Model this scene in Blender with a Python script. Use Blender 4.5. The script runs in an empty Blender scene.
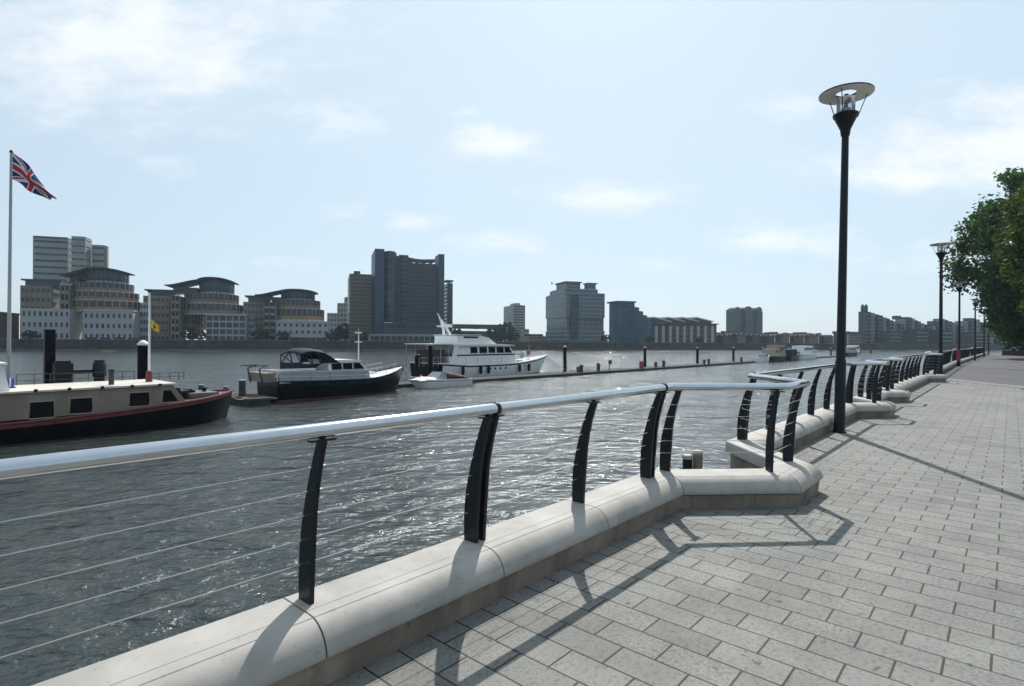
import bpy, bmesh, math, random
from mathutils import Vector, Matrix
random.seed(7)
R = math.radians
SC = bpy.context.scene
COL = SC.collection

# ------------------------------------------------------------------ camera, sky, sun, exposure
EYE, FPX, HOR, ROLL = 1.6, 560.0, 342.0, 0.3
cam_d = bpy.data.cameras.new('camera'); cam = bpy.data.objects.new('camera', cam_d); COL.objects.link(cam)
cam_d.sensor_width = 36.0; cam_d.lens = 36.0*FPX/1024.0; cam_d.clip_start = 0.05; cam_d.clip_end = 6000
cam.matrix_world = Matrix.Translation((0, 0, EYE)) @ Matrix.Rotation(R(90-0.1), 4, 'X') @ Matrix.Rotation(R(ROLL), 4, 'Z')
SC.camera = cam
SUN_AZ, SUN_EL = 9.0, 47.0            # azimuth measured from +Y towards +X
world = bpy.data.worlds.new('World'); SC.world = world; world.use_nodes = True
SC.view_settings.view_transform = 'Standard'; SC.view_settings.look = 'None'
SC.view_settings.exposure = 0.0; SC.view_settings.gamma = 1.0; SC.view_settings.use_curve_mapping = False

def build_world():
    nt = world.node_tree; nt.nodes.clear()
    N = nt.nodes.new; L = nt.links.new
    out = N('ShaderNodeOutputWorld'); bg = N('ShaderNodeBackground'); L(bg.outputs[0], out.inputs[0])
    sky = N('ShaderNodeTexSky'); sky.sky_type = 'NISHITA'; sky.sun_disc = False
    sky.sun_elevation = R(SUN_EL); sky.sun_rotation = R(SUN_AZ)
    sky.air_density = 1.0; sky.dust_density = 1.4; sky.ozone_density = 1.5; sky.altitude = 20
    bg.inputs[1].default_value = 0.104
    tc = N('ShaderNodeTexCoord'); sep = N('ShaderNodeSeparateXYZ'); L(tc.outputs['Generated'], sep.inputs[0])
    def M(op, a, b=None, c=None, clamp=False):
        n = N('ShaderNodeMath'); n.operation = op; n.use_clamp = clamp
        for i, v in enumerate((a, b, c)):
            if v is None: continue
            if isinstance(v, (int, float)): n.inputs[i].default_value = v
            else: L(v, n.inputs[i])
        return n.outputs[0]
    # cloud layer coordinates: where the view direction meets a flat layer overhead
    zc = M('MAXIMUM', sep.outputs[2], 0.02)
    px, py = M('DIVIDE', sep.outputs[0], zc), M('DIVIDE', sep.outputs[1], zc)
    cmb = N('ShaderNodeCombineXYZ'); L(M('MULTIPLY', px, 0.8), cmb.inputs[0]); L(M('MULTIPLY', py, 0.8), cmb.inputs[1])
    def noise(scale, detail, rough, vec):
        n = N('ShaderNodeTexNoise'); n.inputs['Scale'].default_value = scale; n.inputs['Detail'].default_value = detail
        n.inputs['Roughness'].default_value = rough; L(vec, n.inputs['Vector']); return n.outputs['Fac']
    # direction-space noise keeps low clouds lumpy rather than streaked
    cd = N('ShaderNodeCombineXYZ'); yc = M('MAXIMUM', sep.outputs[1], 0.05)
    du, dv = M('DIVIDE', sep.outputs[0], yc), M('DIVIDE', sep.outputs[2], yc)
    L(du, cd.inputs[0]); L(M('MULTIPLY', dv, 2.2), cd.inputs[1])
    n1 = noise(8.0, 11.0, 0.62, cd.outputs[0]); n2 = noise(1.6, 6.0, 0.55, cmb.outputs[0])
    # drifting banks of cloud: (azimuth tangent, height tangent, half width, half height, weight)
    banks = [(-0.70, 0.53, 0.34, 0.15, 1.0), (-0.44, 0.60, 0.26, 0.12, .6), (-0.62, 0.31, 0.07, 0.030, .55), (-0.035, 0.352, 0.095, 0.038, .95),
             (-0.30, 0.40, 0.12, 0.05, .6), (0.17, 0.262, 0.13, 0.032, .9), (0.84, 0.34, 0.30, 0.075, 1.05), (0.93, 0.42, 0.22, 0.06, .9),
             (-0.31, 0.235, 0.06, 0.025, .55), (-0.17, 0.215, 0.07, 0.022, .6), (-0.03, 0.178, 0.12, 0.024, .7), (0.27, 0.138, 0.07, 0.018, .6),
             (0.50, 0.185, 0.18, 0.035, .75), (-0.42, 0.14, 0.12, 0.018, .5), (-0.09, 0.41, 0.05, 0.015, .5), (0.52, 0.42, 0.1, 0.04, .5), (0.75, 0.16, .2, .04, .5), (0.72, 0.30, .2, .035, .9), (1.0, 0.36, .25, .09, 1.0)]
    tot = None
    for (u0, v0, a, b, w) in banks:
        e = M('ADD', M('POWER', M('DIVIDE', M('SUBTRACT', du, u0), a), 2.0), M('POWER', M('DIVIDE', M('SUBTRACT', dv, v0), b), 2.0))
        g = M('MULTIPLY', M('EXPONENT', M('MULTIPLY', e, -1.0)), w)
        tot = g if tot is None else M('MAXIMUM', tot, g)
    front = M('GREATER_THAN', sep.outputs[1], 0.05)
    tot = M('MULTIPLY', tot, front)
    d = M('ADD', M('MULTIPLY', tot, 0.74), M('MULTIPLY', M('SUBTRACT', n1, 0.5), 1.15))
    d = M('ADD', d, M('MULTIPLY', M('SUBTRACT', n2, 0.5), 0.35))
    mr = N('ShaderNodeMapRange'); mr.interpolation_type = 'SMOOTHSTEP'; L(d, mr.inputs[0])
    mr.inputs[1].default_value = 0.12; mr.inputs[2].default_value = 0.95
    up = N('ShaderNodeMapRange'); L(sep.outputs[2], up.inputs[0]); up.inputs[1].default_value = 0.01; up.inputs[2].default_value = 0.12
    dens = M('MULTIPLY', M('MULTIPLY', mr.outputs[0], up.outputs[0]), 0.85)
    mix = N('ShaderNodeMix'); mix.data_type = 'RGBA'; L(dens, mix.inputs['Factor'])
    # thin high veil whitens the whole sky a little
    veil = N('ShaderNodeMix'); veil.data_type = 'RGBA'; nd = N('ShaderNodeVectorMath'); nd.operation = 'DOT_PRODUCT'; L(tc.outputs['Generated'], nd.inputs[0])
    nd.inputs[1].default_value = (math.sin(R(SUN_AZ))*math.cos(R(SUN_EL)), math.cos(R(SUN_AZ))*math.cos(R(SUN_EL)), math.sin(R(SUN_EL)))
    vf = M('ADD', 0.33, M('MULTIPLY', M('POWER', M('ADD', M('MULTIPLY', nd.outputs['Value'], 0.5), 0.5), 1.6), 0.55)); L(vf, veil.inputs['Factor'])
    L(sky.outputs[0], veil.inputs['A']); veil.inputs['B'].default_value = (6.7, 8.25, 9.35, 1)
    L(veil.outputs['Result'], mix.inputs['A']); mix.inputs['B'].default_value = (10.0, 10.2, 10.4, 1)
    L(mix.outputs['Result'], bg.inputs[0])
build_world()

sd = bpy.data.lights.new('sun', 'SUN'); sun = bpy.data.objects.new('sun', sd); COL.objects.link(sun)
sd.energy = 4.9; sd.angle = R(0.5); sd.color = (1.0, 0.965, 0.915)
sdir = Vector((math.sin(R(SUN_AZ))*math.cos(R(SUN_EL)), math.cos(R(SUN_AZ))*math.cos(R(SUN_EL)), math.sin(R(SUN_EL))))
sun.rotation_euler = sdir.to_track_quat('Z', 'Y').to_euler()

# ------------------------------------------------------------------ frames
ANG = R(41.7)                                   # the promenade runs this way from the view axis
UX, UY = math.sin(ANG), math.cos(ANG)
U = Vector((UX, UY, 0)); NN = Vector((UY, -UX, 0))      # along the quay / inland
UROT = math.atan2(UY, UX)
WATER = -2.1
def F(s, t, z=0.0): return Vector((s*UX + t*UY, s*UY - t*UX, z))
def ray(px): return (px-512.0)/FPX
def lvl(px, py): return py - math.sin(R(ROLL))*(px-512.0)
def s_at(px, t):                                # station on the line t that lies in that compass bearing
    r = ray(px); z = t/(UY*r - UX); return UX*r*z + UY*z
def h_at(px, py, t):
    r = ray(px); z = t/(UY*r - UX); return EYE - (lvl(px, py)-HOR)*z/FPX
# far bank frame: x along the bank, y inland
BO = Vector((0, 230, 0)); BB = Vector((0.950, 0.312, 0)).normalized(); BM = Vector((-BB.y, BB.x, 0)); BROT = math.atan2(BB.y, BB.x)
def bank(px, d):
    r = ray(px); lam = (d + BO.y*BM.y)/(r*BM.x + BM.y); P = Vector((r*lam, lam, 0)); return (P-BO).dot(BB), lam
def bh(px, py, d): return EYE - (lvl(px, py)-HOR)*bank(px, d)[1]/FPX
def BW(a, d, z=0): return BO + BB*a + BM*d + Vector((0, 0, z))

# ------------------------------------------------------------------ materials
MATS = {}
def mat(name, col, rough=0.6, metal=0.0, var=0.12, scale=3.0, bump=0.0, bscale=None, spec=0.5, stretch=None):
    if name in MATS: return MATS[name]
    m = bpy.data.materials.new(name); m.use_nodes = True; nt = m.node_tree; b = nt.nodes['Principled BSDF']
    b.inputs['Roughness'].default_value = rough; b.inputs['Metallic'].default_value = metal
    b.inputs['Specular IOR Level'].default_value = spec
    tc = nt.nodes.new('ShaderNodeTexCoord'); no = nt.nodes.new('ShaderNodeTexNoise')
    no.inputs['Scale'].default_value = scale; no.inputs['Detail'].default_value = 5
    vec = tc.outputs['Object']
    if stretch:
        mp = nt.nodes.new('ShaderNodeMapping'); mp.inputs['Scale'].default_value = stretch
        nt.links.new(vec, mp.inputs[0]); vec = mp.outputs[0]
    nt.links.new(vec, no.inputs['Vector'])
    cr = nt.nodes.new('ShaderNodeValToRGB'); cr.color_ramp.elements[0].position = 0.3; cr.color_ramp.elements[1].position = 0.7
    cr.color_ramp.elements[0].color = [c*(1-var) for c in col[:3]]+[1]; cr.color_ramp.elements[1].color = [min(1, c*(1+var)) for c in col[:3]]+[1]
    nt.links.new(no.outputs['Fac'], cr.inputs[0]); nt.links.new(cr.outputs[0], b.inputs['Base Color'])
    if bump:
        n2 = nt.nodes.new('ShaderNodeTexNoise'); n2.inputs['Scale'].default_value = bscale or scale*8; n2.inputs['Detail'].default_value = 4
        nt.links.new(tc.outputs['Object'], n2.inputs['Vector'])
        bp = nt.nodes.new('ShaderNodeBump'); bp.inputs['Strength'].default_value = bump; bp.inputs['Distance'].default_value = 0.01
        nt.links.new(n2.outputs['Fac'], bp.inputs['Height']); nt.links.new(bp.outputs[0], b.inputs['Normal'])
    MATS[name] = m; return m

def mat_paving():
    m = bpy.data.materials.new('concrete_paving'); m.use_nodes = True; nt = m.node_tree; N = nt.nodes.new; L = nt.links.new; b = nt.nodes['Principled BSDF']
    tc = N('ShaderNodeTexCoord'); mp = N('ShaderNodeMapping'); mp.vector_type = 'POINT'
    # object frame of the sheet is the quay frame already (x along the quay, y towards the river)
    sp = N('ShaderNodeSeparateXYZ'); L(tc.outputs['Object'], sp.inputs[0]); cb = N('ShaderNodeCombineXYZ')
    def M(op, a, bb):
        n = N('ShaderNodeMath'); n.operation = op
        for i, v in enumerate((a, bb)):
            if isinstance(v, (int, float)): n.inputs[i].default_value = v
            else: L(v, n.inputs[i])
        return n.outputs[0]
    wob = N('ShaderNodeTexNoise'); wob.inputs['Scale'].default_value = 1.3; L(tc.outputs['Object'], wob.inputs['Vector'])
    L(M('ADD', M('MULTIPLY', sp.outputs[1], -1.0), M('ADD', 40.06, M('MULTIPLY', wob.outputs['Fac'], 0.012))), cb.inputs[0])
    L(M('ADD', M('ADD', sp.outputs[0], 40.04), M('MULTIPLY', wob.outputs['Fac'], 0.010)), cb.inputs[1])
    br = N('ShaderNodeTexBrick'); L(cb.outputs[0], br.inputs['Vector'])
    br.offset = 0.5; br.offset_frequency = 2; br.squash = 1.0
    br.inputs['Scale'].default_value = 1.0; br.inputs['Brick Width'].default_value = 0.362; br.inputs['Row Height'].default_value = 0.204
    br.inputs['Mortar Size'].default_value = 0.006; br.inputs['Mortar Smooth'].default_value = 0.25; br.inputs['Bias'].default_value = 0.0
    br.inputs['Color1'].default_value = (0, 0, 0, 1); br.inputs['Color2'].default_value = (1, 1, 1, 1); br.inputs['Mortar'].default_value = (0.5, 0.5, 0.5, 1)
    cr = N('ShaderNodeValToRGB'); L(br.outputs['Color'], cr.inputs[0])
    e = cr.color_ramp.elements
    e[0].position = 0.0; e[0].color = (0.175, 0.171, 0.154, 1); e[1].position = 1.0; e[1].color = (0.255, 0.250, 0.227, 1)
    x = cr.color_ramp.elements.new(0.25); x.color = (0.219, 0.215, 0.194, 1)
    x = cr.color_ramp.elements.new(0.8); x.color = (0.234, 0.230, 0.209, 1)
    n1 = N('ShaderNodeTexNoise'); n1.inputs['Scale'].default_value = 90; n1.inputs['Detail'].default_value = 4; L(tc.outputs['Object'], n1.inputs['Vector'])
    n2 = N('ShaderNodeTexNoise'); n2.inputs['Scale'].default_value = 2.2; n2.inputs['Detail'].default_value = 6; n2.inputs['Roughness'].default_value = .65; L(tc.outputs['Object'], n2.inputs['Vector'])
    n3 = N('ShaderNodeTexNoise'); n3.inputs['Scale'].default_value = 38; n3.inputs['Detail'].default_value = 6; n3.inputs['Roughness'].default_value = .7; L(tc.outputs['Object'], n3.inputs['Vector'])
    def ramp(src, p0, p1, c0, c1):
        r = N('ShaderNodeValToRGB'); r.color_ramp.elements[0].position = p0; r.color_ramp.elements[1].position = p1
        r.color_ramp.elements[0].color = (c0, c0, c0, 1); r.color_ramp.elements[1].color = (c1, c1, c1, 1); L(src, r.inputs[0]); return r.outputs[0]
    def mul(a, c):
        mx = N('ShaderNodeMix'); mx.data_type = 'RGBA'; mx.blend_type = 'MULTIPLY'; mx.inputs['Factor'].default_value = 1; L(a, mx.inputs['A']); L(c, mx.inputs['B']); return mx.outputs['Result']
    c = mul(cr.outputs[0], ramp(n1.outputs['Fac'], .3, .7, .86, 1.1)); c = mul(c, ramp(n2.outputs['Fac'], .3, .7, .84, 1.06)); c = mul(c, ramp(n3.outputs['Fac'], .36, .5, .62, 1.0))
    n4 = N('ShaderNodeTexNoise'); n4.inputs['Scale'].default_value = 55; n4.inputs['Detail'].default_value = 5; n4.inputs['Roughness'].default_value = .75; L(tc.outputs['Object'], n4.inputs['Vector'])
    dirt = N('ShaderNodeMix'); dirt.data_type = 'RGBA'; dirt.blend_type = 'MULTIPLY'; L(ramp(br.outputs['Color'], .62, .85, 0.0, .6), dirt.inputs['Factor']); L(c, dirt.inputs['A']); L(ramp(n4.outputs['Fac'], .40, .56, .42, 1.0), dirt.inputs['B']); c = dirt.outputs['Result']
    jn = N('ShaderNodeMix'); jn.data_type = 'RGBA'; L(br.outputs['Fac'], jn.inputs['Factor']); L(c, jn.inputs['A'])
    jc = N('ShaderNodeValToRGB'); L(n2.outputs['Fac'], jc.inputs[0]); jc.color_ramp.elements[0].position = .42; jc.color_ramp.elements[1].position = .6
    jc.color_ramp.elements[0].color = (.024, .022, .019, 1); jc.color_ramp.elements[1].color = (.045, .046, .026, 1)
    L(jc.outputs[0], jn.inputs['B'])
    L(jn.outputs['Result'], b.inputs['Base Color'])
    b.inputs['Roughness'].default_value = 0.75; b.inputs['Specular IOR Level'].default_value = 0.35
    bp = N('ShaderNodeBump'); bp.inputs['Strength'].default_value = 0.6; bp.inputs['Distance'].default_value = 0.006
    L(M('ADD', M('MULTIPLY', br.outputs['Fac'], -1.0), M('MULTIPLY', n1.outputs['Fac'], 0.35)), bp.inputs['Height']); L(bp.outputs[0], b.inputs['Normal'])
    return m

def mat_water():
    m = bpy.data.materials.new('river_water'); m.use_nodes = True; nt = m.node_tree; N = nt.nodes.new; L = nt.links.new; b = nt.nodes['Principled BSDF']
    tc = N('ShaderNodeTexCoord')
    def noise(scale, det, st, rot=0, rough=.55):
        mp = N('ShaderNodeMapping'); mp.inputs['Scale'].default_value = st; mp.inputs['Rotation'].default_value = (0, 0, rot); L(tc.outputs['Object'], mp.inputs[0])
        n = N('ShaderNodeTexNoise'); n.inputs['Scale'].default_value = scale; n.inputs['Detail'].default_value = det; n.inputs['Roughness'].default_value = rough
        L(mp.outputs[0], n.inputs['Vector']); return n.outputs['Fac']
    a = noise(0.55, 3, (1.0, 1.9, 1), R(20)); c = noise(1.9, 4, (1, 1.15, 1), R(-25)); d = noise(7.0, 5, (1, 1.1, 1), R(10), .6)
    def bump(h, st, dist, prev=None):
        x = N('ShaderNodeBump'); x.inputs['Strength'].default_value = st; x.inputs['Distance'].default_value = dist; L(h, x.inputs['Height'])
        if prev is not None: L(prev, x.inputs['Normal'])
        return x.outputs[0]
    n = bump(a, 1.0, 0.32); n = bump(c, 1.0, 0.135, n); n = bump(d, 1.0, 0.032, n)
    L(n, b.inputs['Normal'])
    pat = noise(0.9, 5, (1, 1.8, 1), R(40))
    cr = N('ShaderNodeValToRGB'); L(pat, cr.inputs[0]); cr.color_ramp.elements[0].position = .3; cr.color_ramp.elements[1].position = .7
    cr.color_ramp.elements[0].color = (0.018, 0.029, 0.033, 1); cr.color_ramp.elements[1].color = (0.043, 0.046, 0.037, 1)
    L(cr.outputs[0], b.inputs['Base Color'])
    wp = noise(0.16, 5, (1, 2.2, 1), R(30), .6); wq = noise(0.75, 4, (1, 2.4, 1), R(12), .6)
    sm = N('ShaderNodeMath'); sm.operation = 'MULTIPLY_ADD'; L(wq, sm.inputs[0]); sm.inputs[1].default_value = .8; L(wp, sm.inputs[2])
    rr = N('ShaderNodeMapRange'); L(sm.outputs[0], rr.inputs[0]); rr.inputs[1].default_value = .65; rr.inputs[2].default_value = 1.15; rr.inputs[3].default_value = .07; rr.inputs[4].default_value = .275; L(rr.outputs[0], b.inputs['Roughness'])
    pass; b.inputs['Specular Tint'].default_value = (.80, .93, 1, 1); b.inputs['IOR'].default_value = 1.333
    b.inputs['Coat Weight'].default_value = 0.26; b.inputs['Coat Roughness'].default_value = 0.03; b.inputs['Coat IOR'].default_value = 1.333
    L(bump(d, 1.0, 0.07, bump(c, 1.0, .165)), b.inputs['Coat Normal'])
    return m

def mat_leaf(name, dark, light, trans=0.35):
    m = bpy.data.materials.new(name); m.use_nodes = True; nt = m.node_tree; N = nt.nodes.new; L = nt.links.new
    nt.nodes.clear(); out = N('ShaderNodeOutputMaterial'); df = N('ShaderNodeBsdfPrincipled'); tr = N('ShaderNodeBsdfTranslucent'); mx = N('ShaderNodeMixShader')
    at = N('ShaderNodeAttribute'); at.attribute_name = 'tint'; cr = N('ShaderNodeValToRGB'); L(at.outputs['Fac'], cr.inputs[0])
    cr.color_ramp.elements[0].color = (*dark, 1); cr.color_ramp.elements[1].color = (*light, 1)
    L(cr.outputs[0], df.inputs['Base Color']); L(cr.outputs[0], tr.inputs['Color']); df.inputs['Roughness'].default_value = .6; df.inputs['Specular IOR Level'].default_value = .12
    mx.inputs[0].default_value = trans; L(df.outputs[0], mx.inputs[1]); L(tr.outputs[0], mx.inputs[2]); L(mx.outputs[0], out.inputs[0]); return m

def mat_glass(name):
    m = bpy.data.materials.new(name); m.use_nodes = True; nt = m.node_tree; nt.nodes.clear(); N = nt.nodes.new
    out = N('ShaderNodeOutputMaterial'); g = N('ShaderNodeBsdfGlossy'); t = N('ShaderNodeBsdfTransparent'); mx = N('ShaderNodeMixShader'); f = N('ShaderNodeFresnel')
    g.inputs['Roughness'].default_value = .03; t.inputs['Color'].default_value = (.96, .98, .98, 1); f.inputs[0].default_value = 1.45
    nt.links.new(f.outputs[0], mx.inputs[0]); nt.links.new(t.outputs[0], mx.inputs[1]); nt.links.new(g.outputs[0], mx.inputs[2]); df = N('ShaderNodeBsdfTranslucent'); df.inputs[0].default_value = (.9, .92, .92, 1); m2 = N('ShaderNodeMixShader'); m2.inputs[0].default_value = .16; nt.links.new(mx.outputs[0], m2.inputs[1]); nt.links.new(df.outputs[0], m2.inputs[2]); nt.links.new(m2.outputs[0], out.inputs[0]); return m

M_pav = mat_paving(); M_wat = mat_water(); M_clear = mat_glass('clear_glass')
M_tar = mat('tarmac', (.085, .083, .088), .85, var=.18, scale=.5, bump=.5, bscale=80)
M_cop = mat('coping_stone', (.365, .342, .308), .66, var=.12, scale=3.5, bump=.12, bscale=160)
M_cop2 = M_cop
M_base = mat('base_concrete', (.25, .205, .16), .8, var=.2, scale=2.5, bump=.4, bscale=60)
M_blk = mat('black_paint', (.008, .010, .013), .42, var=.15, scale=9, bump=.05, spec=.3)
M_post = mat('post_paint', (.008, .011, .015), .4, var=.15, scale=7, bump=.08, bscale=60, spec=.3)
M_ss = mat('stainless_steel', (.60, .62, .65), .16, 1.0, var=.05, scale=14, stretch=(1, 1, 1))
M_wire = mat('wire_rope', (.5, .48, .45), .45, 1.0, var=.05)
M_lampin = mat('lamp_underside', (.82, .80, .74), .5, var=.08)
M_soil = mat('inland_ground', (.09, .095, .06), .95, var=.25, scale=.05)
M_timber = mat('weathered_timber', (.20, .18, .15), .85, var=.25, scale=6, bump=.4, stretch=(1, 1, .2))
M_white = mat('white_paint', (.84, .84, .83), .38, var=.05, scale=2)
M_offw = mat('cream_paint', (.28, .225, .175), .5, var=.07, scale=1.2)
M_red = mat('red_paint', (.30, .05, .05), .5, var=.15)
M_dred = mat('dull_red_paint', (.16, .035, .035), .55, var=.2, scale=2)
M_hullb = mat('black_hull', (.006, .006, .008), .4, var=.25, scale=1.5, spec=.10)
M_navy = mat('navy_paint', (.008, .013, .028), .35, var=.1, spec=.25)
M_navyc = mat('navy_canvas', (.008, .014, .035), .85, var=.15, scale=5)
M_maroon = mat('maroon_canvas', (.07, .02, .025), .8, var=.15, scale=5)
M_win = mat('dark_window', (.006, .007, .009), .08, var=.2, scale=1, spec=.22)
M_grey = mat('grey_paint', (.34, .355, .37), .45, var=.06)
M_teak = mat('teak_deck', (.28, .19, .11), .7, var=.15, scale=5, stretch=(1, 8, 1))
M_brass = mat('yellow_paint', (.72, .5, .03), .5, var=.08)
M_blue = mat('blue_paint', (.02, .06, .3), .5, var=.08)
M_deckp = mat('pontoon_deck', (.09, .085, .08), .95, var=.3, scale=1.5, spec=.1)
M_pside = mat('pontoon_float', (.05, .048, .045), .8, var=.3, scale=2)

def weather(m, amount=.35, scale=6.0, streak=(1, 1, 1), lo=.42, hi=.62, spots=0.0, sscale=30):
    nt = m.node_tree; N = nt.nodes.new; L = nt.links.new; b = nt.nodes['Principled BSDF']; src = b.inputs['Base Color'].links[0].from_socket
    tc = N('ShaderNodeTexCoord'); mp = N('ShaderNodeMapping'); mp.inputs['Scale'].default_value = streak; L(tc.outputs['Object'], mp.inputs[0])
    def layer(src, sc, lo, hi, am, det):
        n = N('ShaderNodeTexNoise'); n.inputs['Scale'].default_value = sc; n.inputs['Detail'].default_value = det; n.inputs['Roughness'].default_value = .68; L(mp.outputs[0], n.inputs['Vector'])
        r = N('ShaderNodeMapRange'); r.interpolation_type = 'SMOOTHSTEP'; L(n.outputs['Fac'], r.inputs[0]); r.inputs[1].default_value = lo; r.inputs[2].default_value = hi; r.inputs[3].default_value = 1-am; r.inputs[4].default_value = 1.0
        mx = N('ShaderNodeMix'); mx.data_type = 'RGBA'; mx.blend_type = 'MULTIPLY'; mx.inputs['Factor'].default_value = 1; L(src, mx.inputs['A']); L(r.outputs[0], mx.inputs['B']); return mx.outputs['Result']
    src = layer(src, scale, lo, hi, amount, 8)
    if spots: src = layer(src, sscale, .30, .38, spots, 3)
    L(src, b.inputs['Base Color'])
weather(M_cop, .16, 2.6, (1, 1, 1), .36, .56, .22, 22); weather(M_base, .35, 3.0, (1, 1, .35), .38, .6, .3, 14)
weather(M_pav, .14, .55, (1, 1, 1), .38, .56, .5, 9); weather(M_hullb, .3, 2, (1, 1, .3)); weather(M_offw, .22, 1.2, (1, 1, .3), .4, .6); weather(M_tar, .25, .3, (1, 1, 1))
# ------------------------------------------------------------------ mesh helpers
class MB:
    def __init__(s): s.v = []; s.f = []; s.mi = []; s.sm = []
    def add(s, vs, fs, mi=0, sm=False):
        o = len(s.v); s.v += [tuple(v) for v in vs]
        for f in fs: s.f.append([i+o for i in f]); s.mi.append(mi); s.sm.append(sm)
        return s
    def box(s, x0, x1, y0, y1, z0, z1, mi=0, mat4=None):
        vs = [Vector((x, y, z)) for z in (z0, z1) for y in (y0, y1) for x in (x0, x1)]
        if mat4 is not None: vs = [mat4 @ v for v in vs]
        return s.add(vs, [(0, 2, 3, 1), (4, 5, 7, 6), (0, 1, 5, 4), (2, 6, 7, 3), (0, 4, 6, 2), (1, 3, 7, 5)], mi)
    def tube(s, pts, r, n=8, mi=0, cap=True, sm=True):
        pts = [Vector(p) for p in pts]; rs = r if isinstance(r, (list, tuple)) else [r]*len(pts); rings = []
        ref = None
        for i, p in enumerate(pts):
            a = (pts[i]-pts[i-1]).normalized() if i else None; b = (pts[i+1]-pts[i]).normalized() if i < len(pts)-1 else None
            t = (a+b).normalized() if a is not None and b is not None else (a if a is not None else b)
            k = 1.0
            if ref is None:
                ref = Vector((0, 0, 1)) if abs(t.z) < .9 else Vector((1, 0, 0))
            x = t.cross(ref).normalized(); y = x.cross(t).normalized()
            if a is not None and b is not None:
                c = max(.35, a.dot(t)); k = 1/c
                side = (b-a); side = side - t*side.dot(t)
                if side.length > 1e-6: side.normalize()
                else: side = None
            else: side = None
            ring = []
            for j in range(n):
                an = 2*math.pi*j/n; q = x*math.cos(an)*rs[i] + y*math.sin(an)*rs[i]
                if side is not None: q = q + side*q.dot(side)*(k-1)
                ring.append(p+q)
            rings.append(ring)
        vs = [v for rg in rings for v in rg]; fs = []
        for i in range(len(rings)-1):
            for j in range(n): fs.append((i*n+j, i*n+(j+1) % n, (i+1)*n+(j+1) % n, (i+1)*n+j))
        s.add(vs, fs, mi, sm)
        if cap: s.add(rings[0], [tuple(range(n))[::-1]], mi); s.add(rings[-1], [tuple(range(n))], mi)
        return s
    def lathe(s, prof, n=20, c=(0, 0, 0), mi=0, sm=True, cap=True):
        c = Vector(c); vs = []
        for r, z in prof:
            for j in range(n):
                a = 2*math.pi*j/n; vs.append(c+Vector((r*math.cos(a), r*math.sin(a), z)))
        fs = [(i*n+j, i*n+(j+1) % n, (i+1)*n+(j+1) % n, (i+1)*n+j) for i in range(len(prof)-1) for j in range(n)]
        s.add(vs, fs, mi, sm)
        if cap:
            if prof[0][0] > 1e-4: s.add(vs[:n], [tuple(range(n))[::-1]], mi)
            if prof[-1][0] > 1e-4: s.add(vs[-n:], [tuple(range(n))], mi)
        return s
    def prism(s, poly, z0, z1, mi=0):               # poly in xy
        n = len(poly); vs = [Vector((x, y, z0)) for x, y in poly]+[Vector((x, y, z1)) for x, y in poly]
        return s.add(vs, [tuple(range(n))[::-1], tuple(range(n, 2*n))]+[(i, (i+1) % n, n+(i+1) % n, n+i) for i in range(n)], mi)
    def side_prism(s, poly, y0, y1, mi=0):          # poly in xz, pushed along y
        n = len(poly); vs = [Vector((x, y0, z)) for x, z in poly]+[Vector((x, y1, z)) for x, z in poly]
        return s.add(vs, [tuple(range(n)), tuple(range(n, 2*n))[::-1]]+[(i, n+i, n+(i+1) % n, (i+1) % n) for i in range(n)], mi)
    def ball(s, c, r, n=10, mi=0, sc=(1, 1, 1)):
        prof = [(max(1e-5, r*math.sin(math.pi*i/n)), -r*math.cos(math.pi*i/n)) for i in range(n+1)]
        o = len(s.v); s.lathe(prof, n+4, (0, 0, 0), mi, True, False)
        for i in range(o, len(s.v)):
            x, y, z = s.v[i]; s.v[i] = (c[0]+x*sc[0], c[1]+y*sc[1], c[2]+z*sc[2])
        return s
    def mesh(s, name, mats):
        me = bpy.data.meshes.new(name); me.from_pydata(s.v, [], s.f)
        for m in (mats if isinstance(mats, (list, tuple)) else [mats]): me.materials.append(m)
        me.polygons.foreach_set('material_index', s.mi); me.polygons.foreach_set('use_smooth', s.sm)
        bm = bmesh.new(); bm.from_mesh(me); bmesh.ops.remove_doubles(bm, verts=bm.verts, dist=1e-5); bmesh.ops.recalc_face_normals(bm, faces=bm.faces); bm.to_mesh(me); bm.free()
        me.update()
        if any(s.sm): me.set_sharp_from_angle(angle=.75)
        return me
    def build(s, name, mats, parent=None, loc=(0, 0, 0), rz=0.0):
        o = bpy.data.objects.new(name, s.mesh(name, mats)); COL.objects.link(o); o.location = loc; o.rotation_euler = (0, 0, rz)
        if parent is not None: o.parent = parent
        return o
def inst(me, name, parent, loc=(0, 0, 0), rz=0.0, scale=None):
    o = bpy.data.objects.new(name, me); COL.objects.link(o); o.parent = parent; o.location = loc; o.rotation_euler = (0, 0, rz)
    if scale: o.scale = scale
    return o
def tag(o, label=None, cat=None, group=None, kind=None):
    if label: o['label'] = label
    if cat: o['category'] = cat
    if group: o['group'] = group
    if kind: o['kind'] = kind
    return o
def thing(name, label, cat, loc=(0, 0, 0), rz=0.0, group=None):
    o = bpy.data.objects.new(name, None); COL.objects.link(o); o.location = loc; o.rotation_euler = (0, 0, rz); o.empty_display_size = .2
    return tag(o, label, cat, group)
def copy_tree(o, parent=None):
    c = o.copy(); COL.objects.link(c)
    if parent is not None: c.parent = parent
    for ch in list(o.children): copy_tree(ch, c)
    return c
def struct(mb, name, m, loc=(0, 0, 0), rz=0.0): return tag(mb.build(name, m, None, loc, rz), kind='structure')

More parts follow.
